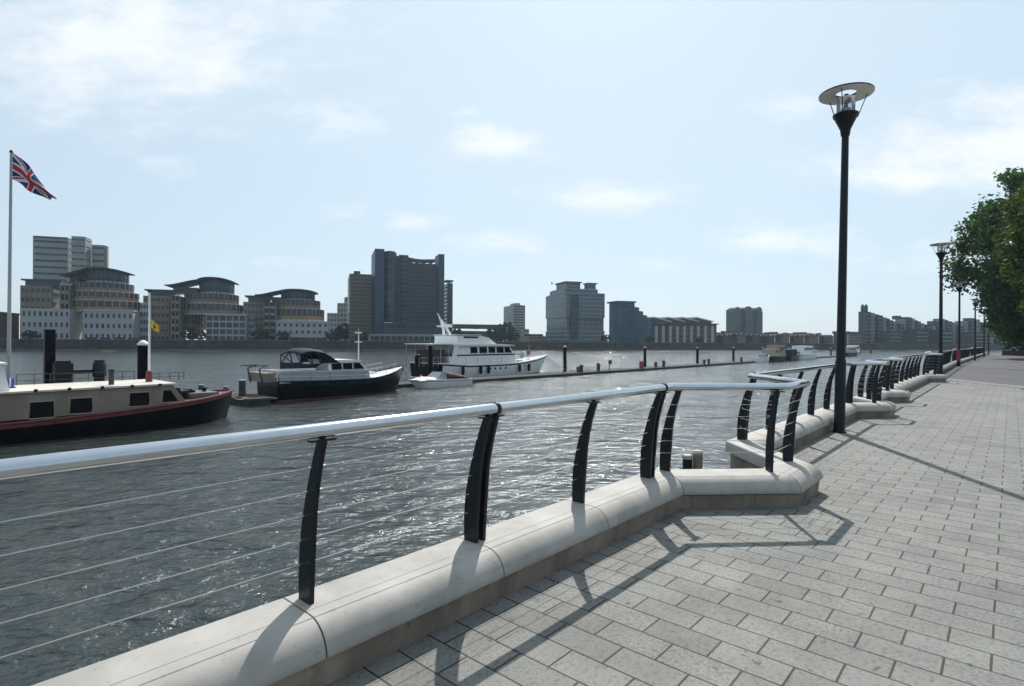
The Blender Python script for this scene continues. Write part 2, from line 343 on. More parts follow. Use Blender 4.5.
# ------------------------------------------------------------------ quay line (s along the quay, t inland), the rail stands on it
PATH = [(-3.0, -2.48), (5.15, -2.48), (5.98, -1.66), (6.68, -1.66), (7.60, -2.56), (13.95, -2.60), (14.5, -2.07), (15.15, -2.07), (15.85, -2.62),
        (18.2, -2.64), (18.65, -2.25), (19.3, -2.25), (19.7, -2.66), (29.2, -2.72), (29.75, -2.2), (30.5, -2.2), (31.0, -2.76), (54, -3.2), (118, -3.05)]
def offset_path(pts, d):                            # d > 0 is inland (to the right of travel)
    out = []
    for i, p in enumerate(pts):
        p = Vector(p); a = (p-Vector(pts[i-1])).normalized() if i else None
        b = (Vector(pts[i+1])-p).normalized() if i < len(pts)-1 else None
        na = Vector((-a.y, a.x)) if a is not None else None; nb = Vector((-b.y, b.x)) if b is not None else None
        if na is None: m = nb
        elif nb is None: m = na
        else:
            m = (na+nb); m = m/max(.3, m.dot(na)) if m.length > 1e-6 else na
        out.append(p+m*d)
    return out                                       # (s,t) with t inland: normal (-a.y,a.x) turned so +d is inland
# in (s,t) axes, travel (1,0) gives (-0,1) = +t = inland: correct

# ------------------------------------------------------------------ setting: river, promenade, land
w = MB(); w.add([(-400, -80, 0), (620, -80, 0), (620, 440, 0), (-400, 440, 0)], [(0, 1, 2, 3)])
struct(w, 'river', M_wat, (0, 0, WATER))
edge = offset_path(PATH, -0.05)
pv = MB(); poly = [(p.x, -p.y, 0) for p in edge]+[(118, -45, 0), (-3, -45, 0)]
pv.add(poly, [tuple(range(len(poly)))[::-1]])
struct(pv, 'promenade', M_pav, (0, 0, 0), UROT)
edge2 = [p for p in offset_path(PATH, 0.05) if p.x > 35.5]
td = MB(); poly = [(35.5, 2.70, .004)]+[(p.x, -p.y, .004) for p in edge2]+[(118, -45, .004), (20, -45, .004), (24.5, -6, .004), (27.8, -2.2, .004), (30.2, 0.2, .004), (33.5, 2.2, .004)]
td.add(poly, [tuple(range(len(poly)))[::-1]])
struct(td, 'tarmac_path', M_tar, (0, 0, 0), UROT)
ld = MB()
a0, a1 = -420, 420
ld.add([BW(-330, 1, 1.0), BW(600, 1, 1.0), BW(600, 190, 1.0), BW(-330, 190, 1.0)], [(0, 1, 2, 3)])
struct(ld, 'far_bank_land', M_soil)

# parapet: a base wall and a row of rounded coping stones
wall = thing('parapet_wall', 'low pale stone parapet with rounded coping zigzagging along the promenade', 'wall', F(0, -2.48, 0), UROT)
def loc(p, z): return (p[0], -(p[1]) - 2.48, z)     # (s,t,z) in the wall's own axes
def sweep(mb, a, b, ma, mb_, prof, gap=0.0):
    rings = []
    A, B = Vector(a), Vector(b); dr = (B-A).normalized()
    for P, m, g in ((A, ma, gap), (B, mb_, -gap)):
        rings.append([loc(P+dr*g+m*d, z) for d, z in prof])
    n = len(prof); vs = rings[0]+rings[1]
    mb.add(vs, [(i, (i+1) % n, n+(i+1) % n, n+i) for i in range(n)], 0, True)
    mb.add(vs, [tuple(range(n))[::-1], tuple(range(n, 2*n))])
def miters(pts):
    out = []
    for i, p in enumerate(pts):
        p = Vector(p); a = (p-Vector(pts[i-1])).normalized() if i else None
        b = (Vector(pts[i+1])-p).normalized() if i < len(pts)-1 else None
        na = Vector((-a.y, a.x)) if a is not None else None; nb = Vector((-b.y, b.x)) if b is not None else None
        m = nb if na is None else (na if nb is None else (na+nb)/max(.3, (na+nb).dot(na)))
        out.append(m)
    return out
MIT = miters(PATH)
cprof = [(-.28, .155), (-.28, .283), (-.268, .297), (-.25, .30), (.0, .30)]
for k in range(1, 9):
    an = math.pi/2*k/8; cprof.append((.155*math.sin(an), .155+.145*math.cos(an)))
cprof += [(.15, .146), (.12, .14), (-.2, .14)]
bprof = [(-.22, -3.2), (-.22, .135), (.128, .135), (.108, -.02), (.05, -3.2)]
base = MB()
for i in range(len(PATH)-1): sweep(base, PATH[i], PATH[i+1], MIT[i], MIT[i+1], bprof)
base.build('base_wall', M_base, wall)
nst = 0
for i in range(len(PATH)-1):
    A, B = Vector(PATH[i]), Vector(PATH[i+1]); ln = (B-A).length; d = (B-A)/ln; nrm = Vector((-d.y, d.x))
    cuts = [0.0]
    if i == 0: cuts = [0.0]+[x for x in (1.95, 3.12, 4.35, 5.55, 6.75)] ; cuts = [c for c in cuts if c < ln-.25]
    else:
        step = 1.2 if A.x < 31 else 2.4
        k = max(1, round(ln/step)); cuts = [ln*j/k for j in range(k)]
    cuts.append(ln)
    for j in range(len(cuts)-1):
        q = MB(); P, Q = A+d*cuts[j], A+d*cuts[j+1]
        sweep(q, P, Q, MIT[i] if j == 0 else nrm, MIT[i+1] if j == len(cuts)-2 else nrm, cprof, .0045)
        if nst < 96: q.build('coping_stone', M_cop, wall); nst += 1

# ------------------------------------------------------------------ railing: one thing per run
RAILH = 1.17
def post_shape(zf):                                  # centre offset and depth along the plate
    return -.145+.145*zf**2.3, 0.106+.012*math.sin(min(1, zf*1.6)*math.pi)*.8-.052*max(0, zf-.35)/.65
def post_mesh(th):
    q = MB(); k = 14; z0, z1 = .295, 1.118
    vs = []
    for j in range(k+1):
        zf = j/k; c, dp = post_shape(zf); z = z0+(z1-z0)*zf
        for yy in (-dp/2, dp/2):
            for xx in (-th/2, th/2): vs.append((xx, -(c+yy), z))
    fs = [(0, 1, 3, 2), (4*k, 4*k+2, 4*k+3, 4*k+1)]
    for j in range(k):
        a = 4*j; b = a+4
        fs += [(a, b, b+1, a+1), (a+2, a+3, b+3, b+2), (a, a+2, b+2, b), (a+1, b+1, b+3, a+3)]
    q.add(vs, fs)
    return q.mesh('post', M_post)
ME_post = post_mesh(.026)
qb = MB(); qb.box(-.065, .065, -.022, .022, 1.118, 1.128); qb.box(-.011, .011, -.014, .014, 1.128, 1.14); ME_brk = qb.mesh('bracket', M_post)
qb = MB(); qb.tube([(-.012, 0, 0), (.012, 0, 0)], .0425, 16); ME_col = qb.mesh('joint_collar', M_blk)
qb = MB(); qb.tube([(-.045, 0, 0), (.045, 0, 0)], .0055, 8); ME_fit = qb.mesh('cable_fitting', M_ss)
qb = MB(); qb.box(-.05, .05, -.08, .08, .30, .306); ME_foot = qb.mesh('foot_plate', M_post)

def railing(label, pts, posts, joints=(), r=.036, far=False, ext=(0, 0)):
    """posts: (s, t, direction angle in quay axes)"""
    o = pts[0]; root = thing('railing', label, 'railing', F(o[0], o[1], 0), UROT, 'railing runs along the quay edge')
    lo = lambda p, z: (p[0]-o[0], -(p[1]-o[1]), z)
    h = MB(); h.tube([lo(p, RAILH) for p in pts], r, 20 if not far else 8); h.build('handrail', M_ss, root)
    for zf in (.16, .31, .46, .61, .76):
        zz = 1.118-(1.118-.295)*zf; c, dp = post_shape(1-zf)
        q = MB(); q.tube([lo(p, zz) for p in offset_path(pts, c)], 0.0023 if not far else .003, 6); q.build('cable', M_wire, root)
    for (s, t, an) in posts:
        p = inst(ME_post, 'post', root, lo((s, t), 0), -an)
        if not far:
            inst(ME_brk, 'bracket', p)
            for zf in (.16, .31, .46, .61, .76): inst(ME_fit, 'cable_fitting', p, (0, -post_shape(1-zf)[0], 1.118-(1.118-.295)*zf))
    for (s, t, an) in joints: inst(ME_col, 'joint_collar', root, lo((s, t), RAILH), -an)
    return root
def on(i, x):                                        # point at distance x along path segment i, with its direction angle
    A, B = Vector(PATH[i]), Vector(PATH[i+1]); d = (B-A).normalized(); P = A+d*x
    return (P.x, P.y, math.atan2(d.y, d.x))
def dbl(i, x, g=.034): return [on(i, x-g), on(i, x+g)]
# run A
ps = [on(0, 3+s) for s in (-1.1, 1.41, 3.77)] + dbl(0, 3.1) + dbl(0, 5.59) + dbl(0, 7.93)
railing('nearest railing run with thick steel handrail from picture edge to first kink', PATH[0:1]+[on(0, 8.0)[:2]], ps, [on(0, 5.63), on(0, 7.97)])
# first projection
L2 = (Vector(PATH[2])-Vector(PATH[1])).length; L4 = (Vector(PATH[4])-Vector(PATH[3])).length
railing('railing bent round the nearest stone projection of the parapet', [on(0, 8.0)[:2]]+PATH[1:5], [on(0, 8.30), on(1, L2-.10), on(3, .10)], [])
# straight run past the first lamp
LD = (Vector(PATH[5])-Vector(PATH[4])).length
ps = dbl(4, .13)+[on(4, 1.3), on(4, 2.5), on(4, 3.7), on(4, 4.9)]
railing('straight railing run behind the foot of the nearest lamp', PATH[4:6], ps, [on(4, .13)])
L6 = (Vector(PATH[6])-Vector(PATH[5])).length
railing('railing bent round the second stone projection beyond the nearest lamp', PATH[5:9], dbl(5, .08)+[on(5, L6-.1), on(7, .12), on(7, .5)], [])
LE = (Vector(PATH[9])-Vector(PATH[8])).length
railing('short railing run between the second and third stone projections', PATH[8:10], dbl(8, .2)+[on(8, 1.3), on(8, LE-.15)], [])
railing('railing bent round the small third stone projection', PATH[9:13], [on(9, .3), on(11, .3)], [])
LF = (Vector(PATH[13])-Vector(PATH[12])).length
ps = []; x = .2
while x < LF: ps += dbl(12, x); x += 1.2
railing('long railing run between third projection and second lamp', PATH[12:14], ps[:60], [], far=True)
railing('railing bent round the stone projection at the second lamp', PATH[13:17], [on(13, .1), on(13, .6), on(15, .1), on(15, .6)], [], far=True)
L17 = (Vector(PATH[17])-Vector(PATH[16])).length
def run(i, x0, x1, step, label):
    ps = []; x = x0+.1
    while x < x1: ps += [on(i, x)]; x += step
    railing(label, [on(i, x0)[:2], on(i, x1)[:2]], ps[:90], [], far=True)
run(16, 0.0, L17, .6, 'distant railing run between the second and third lamps')
L18 = (Vector(PATH[18])-Vector(PATH[17])).length
run(17, 0.0, L18, 1.0, 'farthest railing run by the trees at the end of the promenade')

# double curved posts on the quay edge, white paint standing in for sunlit faces
for k, (px, t) in enumerate(((926.5, -2.74), (953.5, -3.1), (971.5, -3.14))):
    s = s_at(px, t); g = thing('ladder_hoop', ['white curved ladder hoop just before the second lamp', 'white ladder hoop beside the red cabinet and third lamp', 'white ladder hoop near the fourth lamp'][k], 'handhold', F(s, t, .305), UROT, 'white ladder hoops on the parapet')
    for sx in (-.22, .22):
        q = MB(); q.tube([(sx, .12, 0), (sx, .13, .45), (sx, .08, .75), (sx, -.02, .93), (sx, -.14, .95)], .035, 8); q.build('hoop_tube', M_white, g)

# fender piles in the recess
for k, (ds, dt, h) in enumerate(((6.93, -3.12, .15), (7.06, -3.04, .20))):
    g = thing('fender_pile', ['short dark fender pile with pale cap in the water beside the parapet recess', 'taller pale grey timber fender pile beside the parapet recess'][k], 'pile', F(ds, dt, WATER-.6), 0, 'fender piles at the parapet recess')
    q = MB(); q.lathe([(.065, 0), (.062, h-WATER+.6-.05)], 14); q.build('shaft', [M_blk, M_timber][k], g)
    q = MB(); q.lathe([(.068, 0), (.07, .03), (.055, .05), (0.001, .06)], 14, (0, 0, h-WATER+.6-.05)); q.build('cap', M_cop, g)

# ------------------------------------------------------------------ street lamps
def lamp():
    g = thing('street_lamp', 'nearest tall black street lamp with tilted disc reflector', 'street lamp', (0, 0, 0), 0, 'black street lamps along the promenade')
    q = MB(); q.lathe([(.115, 0), (.115, .02), (.095, .03), (.09, .06), (.088, 1.25), (.082, 1.3), (.076, 1.32), (.058, 5.275), (.058, 5.345)], 20); q.build('pole', M_blk, g)
    q = MB(); q.lathe([(.058, 5.345), (.075, 5.385), (.085, 5.475), (.15, 5.625), (.165, 5.645), (.165, 5.670), (.205, 5.715), (.21, 5.755), (.09, 5.760)], 24); q.build('head_collar', M_blk, g)
    q = MB(); q.lathe([(.15, 5.761), (.15, 6.045), (.144, 6.045), (.144, 5.765)], 24, cap=False); q.build('glass_cylinder', M_clear, g)
    q = MB(); q.lathe([(.085, 5.761), (.085, 5.855), (.06, 5.865)], 16); q.build('lamp_holder', M_grey, g)
    q = MB(); q.lathe([(.055, 5.965), (.078, 5.985), (.078, 6.05), (.06, 6.08), (.04, 6.12)], 16); q.lathe([(.02, 5.865), (.035, 5.895), (.035, 5.955), (.055, 5.964)], 12); q.build('lamp_louvre', M_blk, g)
    d = MB(); d.lathe([(.17, 6.130), (.425, 6.110), (.44, 6.115), (.44, 6.140), (.415, 6.150), (.17, 6.165)], 48, cap=False)
    dm = d.build('disc_reflector', [M_blk, M_lampin], g)
    for f in dm.data.polygons:
        if f.normal.z < -.5: f.material_index = 1
    # close the inner ring
    r_ = MB(); r_.lathe([(.17, 6.130), (.168, 6.147), (.17, 6.165)], 48, cap=False); r_.build('reflector_rim', M_blk, g)
    for k in range(3):
        a = R(100+120*k); c, s_ = math.cos(a), math.sin(a)
        q = MB(); q.tube([(.19*c, .19*s_, 5.695), (.205*c, .205*s_, 5.725), (.35*c, .35*s_, 6.120)], .008, 6); q.build('stay_rod', M_blk, g)
    return g
L0 = lamp()
lamp_labels = [None, 'second street lamp standing at the edge of the tarmac', 'third street lamp, beside the red cabinet on the parapet', 'fourth street lamp, just left of the tree crown edge',
               'fifth street lamp, partly behind the tree leaves', 'sixth street lamp, small under the tree crown']
for k in range(6):
    s, t = (11.5 if k == 0 else 11.62+20.3*k), [-2.31, -2.38, -2.82, -2.68, -2.55, -2.55][k]
    g = L0 if k == 0 else copy_tree(L0)
    g.location = F(s, t, 0); g.rotation_euler = (0, 0, R(random.uniform(0, 60)) if k else R(12))
    if k: g['label'] = lamp_labels[k]
L0.rotation_euler = (R(-.2), R(1.05), R(8))

# red lifebuoy cabinet by the third lamp
s = s_at(958.6, -2.35)
g = thing('lifebuoy_cabinet', 'slim red lifebuoy cabinet standing at foot of third lamp', 'cabinet', F(52.0, -2.86, 0), UROT)
q = MB(); q.box(-.07, .07, -.1, .1, .35, 1.2); q.build('case', mat('crimson_paint', (.42, .025, .06), .4), g)
q = MB(); q.box(-.08, .08, -.11, .11, 1.2, 1.24); q.build('lid', M_red, g)
for yy in (-.06, .06):
    q = MB(); q.box(-.04, .04, yy-.03, yy+.03, 0.004, .35); q.build('leg', M_blk, g)

# litter bin at the far right
sb = F(s_at(1015.6, -.2), -.2, 0)
g = thing('litter_bin', 'dark round litter bin far along the promenade under the trees', 'bin', sb)
q = MB(); q.lathe([(.28, .004), (.3, .05), (.32, 1.0), (.34, 1.02), (.34, 1.06)], 16); q.build('body', M_blk, g)
q = MB(); q.lathe([(.34, 1.06), (.30, 1.15), (.16, 1.24), (.001, 1.26)], 16); q.build('dome', M_blk, g)

# ------------------------------------------------------------------ trees
M_bark = mat('bark', (.07, .055, .04), .9, var=.25, scale=4, bump=.6, bscale=18)
M_leafd = mat_leaf('plane_leaves', (.020, .050, .014), (.075, .15, .030), .45)
M_leafy = mat_leaf('lime_leaves', (.035, .058, .011), (.105, .14, .026), .38)
M_leaff = mat_leaf('far_leaves', (.022, .034, .014), (.06, .085, .03), .25)
def crown_mesh(name, m, rx, ry, rz, nclump, per, leaf, seed, low=-.9):
    rnd = random.Random(seed); vs = []; fs = []; ti = []
    for k in range(nclump):
        while True:
            p = Vector((rnd.uniform(-1, 1), rnd.uniform(-1, 1), rnd.uniform(low, 1)))
            if .42 < p.length < 1.0: break
        if p.length < .6 and rnd.random() < .5: p = p.normalized()*rnd.uniform(.7, .98)
        p *= 1.0+.12*math.sin(p.x*7+seed)*math.cos(p.z*6)
        c = Vector((p.x*rx, p.y*ry, p.z*rz)); cr = rnd.uniform(.09, .19)*(rx+rz)/2; tone = rnd.uniform(.1, .8)
        for j in range(per):
            q = Vector((rnd.gauss(0, 1), rnd.gauss(0, 1), rnd.gauss(0, .75))).normalized()*cr*rnd.uniform(.25, 1.05)
            a = Vector((rnd.gauss(0, 1), rnd.gauss(0, 1), rnd.gauss(0, .8))).normalized(); b = a.cross(Vector((rnd.gauss(0, 1), rnd.gauss(0, 1), rnd.gauss(0, 1)))).normalized()
            l = leaf*rnd.uniform(.55, 1.2); o = len(vs); cc = c+q
            vs += [cc-a*l*.5, cc+b*l*.33, cc+a*l*.55, cc-b*l*.33]; fs.append((o, o+1, o+2, o+3)); ti.append(min(1, max(0, tone+rnd.uniform(-.3, .3))))
    me = bpy.data.meshes.new(name); me.from_pydata([tuple(v) for v in vs], [], fs); me.materials.append(m)
    at = me.attributes.new('tint', 'FLOAT', 'FACE'); at.data.foreach_set('value', ti); return me
def trunk_mb(h, r, rx, seed, nl=7):
    rnd = random.Random(seed); q = MB(); q.tube([(0, 0, -.1), (0, 0, .25), (.05, 0, h*.35), (.1, .06, h*.75)], [r*1.35, r, r*.8, r*.3], 10)
    for k in range(nl):
        a = rnd.uniform(0, 6.28); z = h*rnd.uniform(.2, .6); l = rx*rnd.uniform(.5, .85)
        q.tube([(0.05, 0, z), (l*.5*math.cos(a), l*.5*math.sin(a), z+l*.35), (l*math.cos(a), l*math.sin(a), z+l*.8)], [r*.38, r*.24, r*.06], 6)
    return q
def big_tree(name, label, s, t, rx, ry, rz, zc, m, ncl, per, leaf, seed):
    g = thing(name, label, 'tree', F(s, t, 0), seed, 'broad leafy trees beside the promenade')
    trunk_mb(zc+rz*.3, .34, rx, seed).build('trunk', M_bark, g)
    inst(crown_mesh('crown', m, rx, ry, rz, ncl, per, leaf, seed), 'crown', g, (0, 0, zc))
    return g
big_tree('plane_tree', 'large dark green tree reaching over the far end of the promenade', 86, 4.0, 8.9, 8.9, 11.0, 11.5, M_leafd, 480, 125, .46, 3)
big_tree('lime_tree', 'yellow green tree cut by the right edge of the picture', 47, 5.2, 5.7, 5.7, 7.2, 7.9, M_leafy, 330, 130, .30, 5)
big_tree('plane_tree', 'dark tree behind the other trees farther along the promenade', 104, 6.5, 9.0, 9.0, 7.5, 8.6, M_leafd, 260, 90, .5, 9)
big_tree('plane_tree', 'lower tree with hanging leaves at the far end by the railing', 113, 2.0, 5.0, 5.0, 3.8, 5.6, M_leafd, 150, 80, .42, 12)

# hedge and planter at far right
g = thing('planter', 'long dark brick planter holding a clipped hedge at the far end', 'planter', F(112, 6, 0), UROT)
q = MB(); q.box(-1, 1, -7, 7, .006, .7); q.build('trough', mat('dark_brick', (.12, .07, .055), .9, var=.3, scale=3), g)
hd = crown_mesh('hedge', M_leaff, 1.0, 7.0, .9, 120, 40, .3, 21)
inst(hd, 'hedge', g, (0, 0, 1.2))

# ------------------------------------------------------------------ pontoon and its furniture
PN, PF = -36.2, -38.8
PZ = WATER+.28
pt = thing('pontoon', 'long low floating pontoon walkway running parallel to the quay', 'pontoon', F(0, PN, WATER), UROT)
for k in range(17):
    x0 = -18+12.0*k; q = MB(); q.box(x0+.012, x0+11.988, 0, 2.6, .20, .28); q.build('deck_section', M_deckp, pt)
    q = MB(); q.box(x0+.02, x0+11.98, .06, 2.54, -.3, .199); q.build('float', M_pside, pt)
def pile(px, t, ytop, r, lab, cap=True):
    s = s_at(px, t); h = h_at(px, ytop, t); g = thing('mooring_pile', lab, 'pile', F(s, t, WATER-1), 0, 'mooring piles along the pontoon'); H = h-WATER+1
    q = MB(); q.lathe([(r, 0), (r, H-r*1.1 if cap else H)], 16); q.build('shaft', M_hullb, g)
    if cap: q = MB(); q.lathe([(r*1.05, 0), (r*1.08, r*.15), (r*1.02, r*.45), (r*.45, r*.95), (.001, r*1.1)], 16, (0, 0, H-r*1.1)); q.build('cap', M_grey if px > 200 else M_white, g)
    return s
PT = -39.15
pl = [(143, 340, 'white capped black pile behind the barge roof'), (430.5, 343, 'white capped pile beside the stern of the big white yacht'), (565, 345.5, 'white capped pile just right of the yacht bow'),
      (645, 346.5, 'white capped pile beside the red box on the pontoon'), (697.5, 347, 'white capped pile right of the two pairs of grey pedestals'), (733.5, 347, 'white capped pile midway along the open pontoon, below the three topped tower'),
      (763, 347.2, 'white capped pile left of the small moored launch'), (789, 347.6, 'capped pile behind the old wooden cruiser'), (812, 347.8, 'capped pile behind the white hard top cruiser'),
      (831, 348, 'capped pile just left of the nearest lamp post'), (860, 348.3, 'capped pile beside the single boat right of the nearest lamp post'), (871, 348.6, 'last capped pile at the pontoon end')]
for px, yt, lab in pl: pile(px, PT if px > 200 else -36.2, yt, 0.27 if px < 200 else .21, lab)
# service pedestals on the pontoon
def pedestal(px, ytop, lab, w_=.15):
    t = -36.9; s = s_at(px, t); h = max(.5, h_at(px, ytop, t)-PZ); g = thing('service_pedestal', lab, 'pedestal', F(s, t, PZ), UROT, 'service pedestals on the pontoon')
    q = MB(); q.box(-w_, w_, -w_, w_, 0, h*.8); q.build('post', M_pside, g); q = MB(); q.side_prism([(-w_*1.15, 0), (w_*1.15, 0), (w_*1.15, h*.1), (0, h*.2), (-w_*1.15, h*.1)], -w_*1.15, w_*1.15); q.build('head', M_pside, g, (0, 0, h*.8))
for px, yt, lab in ((578.6, 366.5, 'short grey pedestal, left of a close pair on the pontoon'), (581.5, 364.5, 'taller grey pedestal, right of a close pair on the pontoon'), (598.5, 362.8, 'single grey pedestal left of the signpost on the pontoon'),
                    (656, 361.8, 'grey pedestal first to the right of the red box'), (663.8, 360.2, 'grey pedestal second to the right of the red box'), (704.5, 359.3, 'left pedestal of the pair right of the fifth pile'), (708.8, 358.6, 'right pedestal of the pair right of the fifth pile'),
                    (741.5, 357, 'small pedestal farthest along the open pontoon')): pedestal(px, yt, lab)
s = s_at(609.5, -36.9); g = thing('signpost', 'thin post with a small dark square board on the pontoon', 'sign', F(s, -36.9, PZ), UROT)
q = MB(); q.tube([(0, 0, 0), (0, 0, .9)], .05, 8); q.build('post', M_blk, g); q = MB(); q.box(-.3, .3, -.05, .05, .78, 1.25); q.build('board', M_blk, g, (0, -.09, 0))
s = s_at(641.7, -36.9); g = thing('fire_point', 'small red box on legs beside a pile on the pontoon', 'fire box', F(s, -36.9, PZ), UROT)
q = MB(); q.box(-.26, .26, -.2, .2, .12, .85); q.build('case', M_red, g); q = MB(); q.box(-.3, .3, -.24, .24, .85, .92); q.build('lid', M_red, g)
for sx in (-.2, .2): q = MB(); q.box(sx-.04, sx+.04, -.15, .15, 0, .12); q.build('leg', M_blk, g)

# finger pontoon between barge and cruiser, with stub piles
fp = thing('finger_pontoon', 'short finger pontoon between the barge bow and black cruiser stern', 'pontoon', F(14.3, -33.2, WATER), UROT)
q = MB(); q.box(-.7, .7, -1.3, 4.2, .30, .42); q.build('deck', M_deckp, fp); q = MB(); q.box(-.6, .6, -1.2, 4.1, -.3, .299); q.build('float', M_pside, fp)
for k, (px, t, yt) in enumerate(((242.5, -33.8, 379.5), (201.5, -35.5, 384.2), (225.5, -36.0, 386))):
    s = s_at(px, t); h = h_at(px, yt, t); g = thing('stub_pile', ['thick grey stub pile on the finger pontoon by the cruiser stern', 'small grey stub pile behind the barge bow deck', 'small stub pile beside the tip of the barge bow'][k], 'pile', F(s, t, WATER-.5), 0, 'stub piles near the barge bow')
    r = (.19, .15, .13)[k]; H = h-WATER+.5
    q = MB(); q.lathe([(r, 0), (r, H-.08)], 14); q.build('shaft', M_pside, g); q = MB(); q.lathe([(r*1.08, 0), (r*1.08, .05), (r*.9, .08), (.001, .085)], 14, (0, 0, H-.08)); q.build('cap', M_grey, g)
s = s_at(420.7, -36.6); g = thing('mooring_buoy', 'round red buoy floating beside the yacht stern', 'buoy', F(s, -36.55, WATER+.35))
q = MB(); q.ball((0, 0, 0), .48, 12); q.build('float', mat('buoy_red', (.5, .05, .04), .5), g); q = MB(); q.tube([(0, 0, .44), (0, 0, .62)], .05, 8); q.build('eye', M_grey, g)

# ------------------------------------------------------------------ boats (x towards the bow, -y is the side we see, z = 0 on the water)
def hull_mb(Ls, half, sheer, mats, draft=.5, offs=(), boot=.1, nm=6, fine=2.2, stern=.85, rake=.9, flare=.25, nx=26, aft=None):
    """lofted hull; offs: depths below the sheer where a band ends (from low to high); mats: material per band, boot band first"""
    q = MB(); rows = []
    for i in range(nx+1):
        u = i/nx
        bw = half*(stern+(1-stern)*min(1, u/.3)) if u < .3 else half
        if u > .5: bw = half*max(0.0, 1-((u-.5)/.5)**fine)
        sh = sheer(u); low = sh-(offs[0] if offs else 0)
        zs = [-draft, -draft*.5, 0.0, boot]+[boot+(low-boot)*(j+1)/nm for j in range(nm)]+[sh-o for o in offs[1:]]+([sh] if offs else [])
        row = []
        for z in zs:
            zz = max(0.0, min(1.0, (z+draft)/(sh+draft)))
            row.append((u*Ls-(rake*(1-zz)*max(0, (u-.6)/.4)**1.5), bw*(1-flare*(1-zz)**1.5)*(1 if u < .995 else .02), z))
        rows.append(row)
    n = len(rows[0]); idx = [mats[0]]*3+[mats[1]]*nm+[m for m in mats[2:]]
    for side in (-1, 1):
        vs = [(x, side*w_, z) for row in rows for (x, w_, z) in row]; fs = []
        for i in range(nx):
            for j in range(n-1):
                m = idx[j]
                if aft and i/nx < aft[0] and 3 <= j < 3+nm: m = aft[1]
                q.add([vs[i*n+j], vs[i*n+j+1], vs[(i+1)*n+j+1], vs[(i+1)*n+j]], [(0, 1, 2, 3)], m, True)
    st = rows[0]
    for j in range(n-1):
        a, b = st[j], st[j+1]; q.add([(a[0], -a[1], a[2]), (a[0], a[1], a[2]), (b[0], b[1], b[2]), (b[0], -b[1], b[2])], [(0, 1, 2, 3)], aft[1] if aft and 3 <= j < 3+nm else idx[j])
    return q, rows
def deck_mb(rows, drop=.06):
    q = MB(); top = [(r[-1][0], r[-1][1]-.02, r[-1][2]-drop) for r in rows]
    for i in range(len(top)-1):
        a, b = top[i], top[i+1]; q.add([(a[0], -max(a[1], .01), a[2]), (b[0], -max(b[1], .01), b[2]), (b[0], max(b[1], .01), b[2]), (a[0], max(a[1], .01), a[2])], [(0, 1, 2, 3)])
    return q
def gunwale(rows, r, root, m, name='gunwale'):
    for sd in (-1, 1):
        q = MB(); q.tube([(rw[-1][0], sd*rw[-1][1], rw[-1][2]) for rw in rows], r, 6); q.build(name, m, root)
def cabin_mb(x0, x1, w_, z0, z1, fr=.5, bk=.2, tum=.1):
    q = MB(); lo = [(x0, -w_), (x1, -w_), (x1, w_), (x0, w_)]; hi = [(x0+bk, -w_+tum), (x1-fr, -w_+tum), (x1-fr, w_-tum), (x0+bk, w_-tum)]
    vs = [(x, y, z0) for x, y in lo]+[(x, y, z1) for x, y in hi]
    q.add(vs, [(0, 3, 2, 1), (4, 5, 6, 7), (0, 1, 5, 4), (1, 2, 6, 5), (2, 3, 7, 6), (3, 0, 4, 7)]); return q
def side_window(root, x0, x1, z0, z1, y, tilt=0.0, m=None, cut=0.0, frame=None, both=True):
    """thin pane on the cabin side; tilt = inward lean per metre of height"""
    for sd in ((-1, 1) if both else (-1,)):
        q = MB(); yy = lambda z: sd*(y-tilt*(z-z0)+.012)
        pts = [(x0, z0), (x1, z0), (x1-cut, z1), (x0, z1)]
        vs = [(x, yy(z), z) for x, z in pts]+[(x, yy(z)-sd*.03, z) for x, z in pts]
        q.add(vs, [(0, 1, 2, 3), (7, 6, 5, 4), (0, 4, 5, 1), (1, 5, 6, 2), (2, 6, 7, 3), (3, 7, 4, 0)]); wn = q.build('window', m or M_win, root)
        if frame:
            f = MB(); loop = [Vector(v) for v in vs[:4]]; f.tube(loop+[loop[0]], .025, 4); f.build('frame', frame, wn)
def rail_part(root, pts, h, r=.016, m=None, name='guard_rail', step=1):
    q = MB(); q.tube([(x, y, z+h) for x, y, z in pts], r, 6); q.tube([(x, y, z+h*.5) for x, y, z in pts], r*.7, 5)
    for p in pts[::step]: q.tube([p, (p[0], p[1], p[2]+h)], r, 5)
    return q.build(name, m or M_ss, root)

# --- barge
tB = -26.3; BL = 24.0; hb = 2.1
s_bow = s_at(233, tB-hb); BG = thing('barge', 'long beige and black barge houseboat with a red rubbing band', 'barge', F(s_bow-BL, tB-hb, WATER), UROT)
bx_ = lambda px: s_at(px, tB)-(s_bow-BL)
bc_ = lambda px, dy=0.0: s_at(px, tB-hb-dy)-(s_bow-BL)        # on the centre line
sheer_b = lambda u: .62+.16*u+.52*max(0, (u-.62)/.38)**1.7
q, rows = hull_mb(BL, hb, sheer_b, [0, 0, 1], .6, (.18,), .12, fine=9.0, stern=.8, rake=.4, flare=.10, nx=48); q.build('hull', [M_hullb, M_dred], BG)
deck_mb(rows, .05).build('deck', mat('barge_deck', (.2, .1, .09), .7), BG); gunwale(rows, .05, BG, M_dred)
cx0, cx1 = 1.0, bx_(192); cz0, cz1 = .55, 1.80
cw = hb-.34
q = MB(); vs = []
poly = [(cx0, cz0), (cx1, cz0+.35), (cx1-.62, cz1), (cx0, cz1-.14)]
q.side_prism(poly, -cw, cw); q.build('cabin', M_offw, BG)
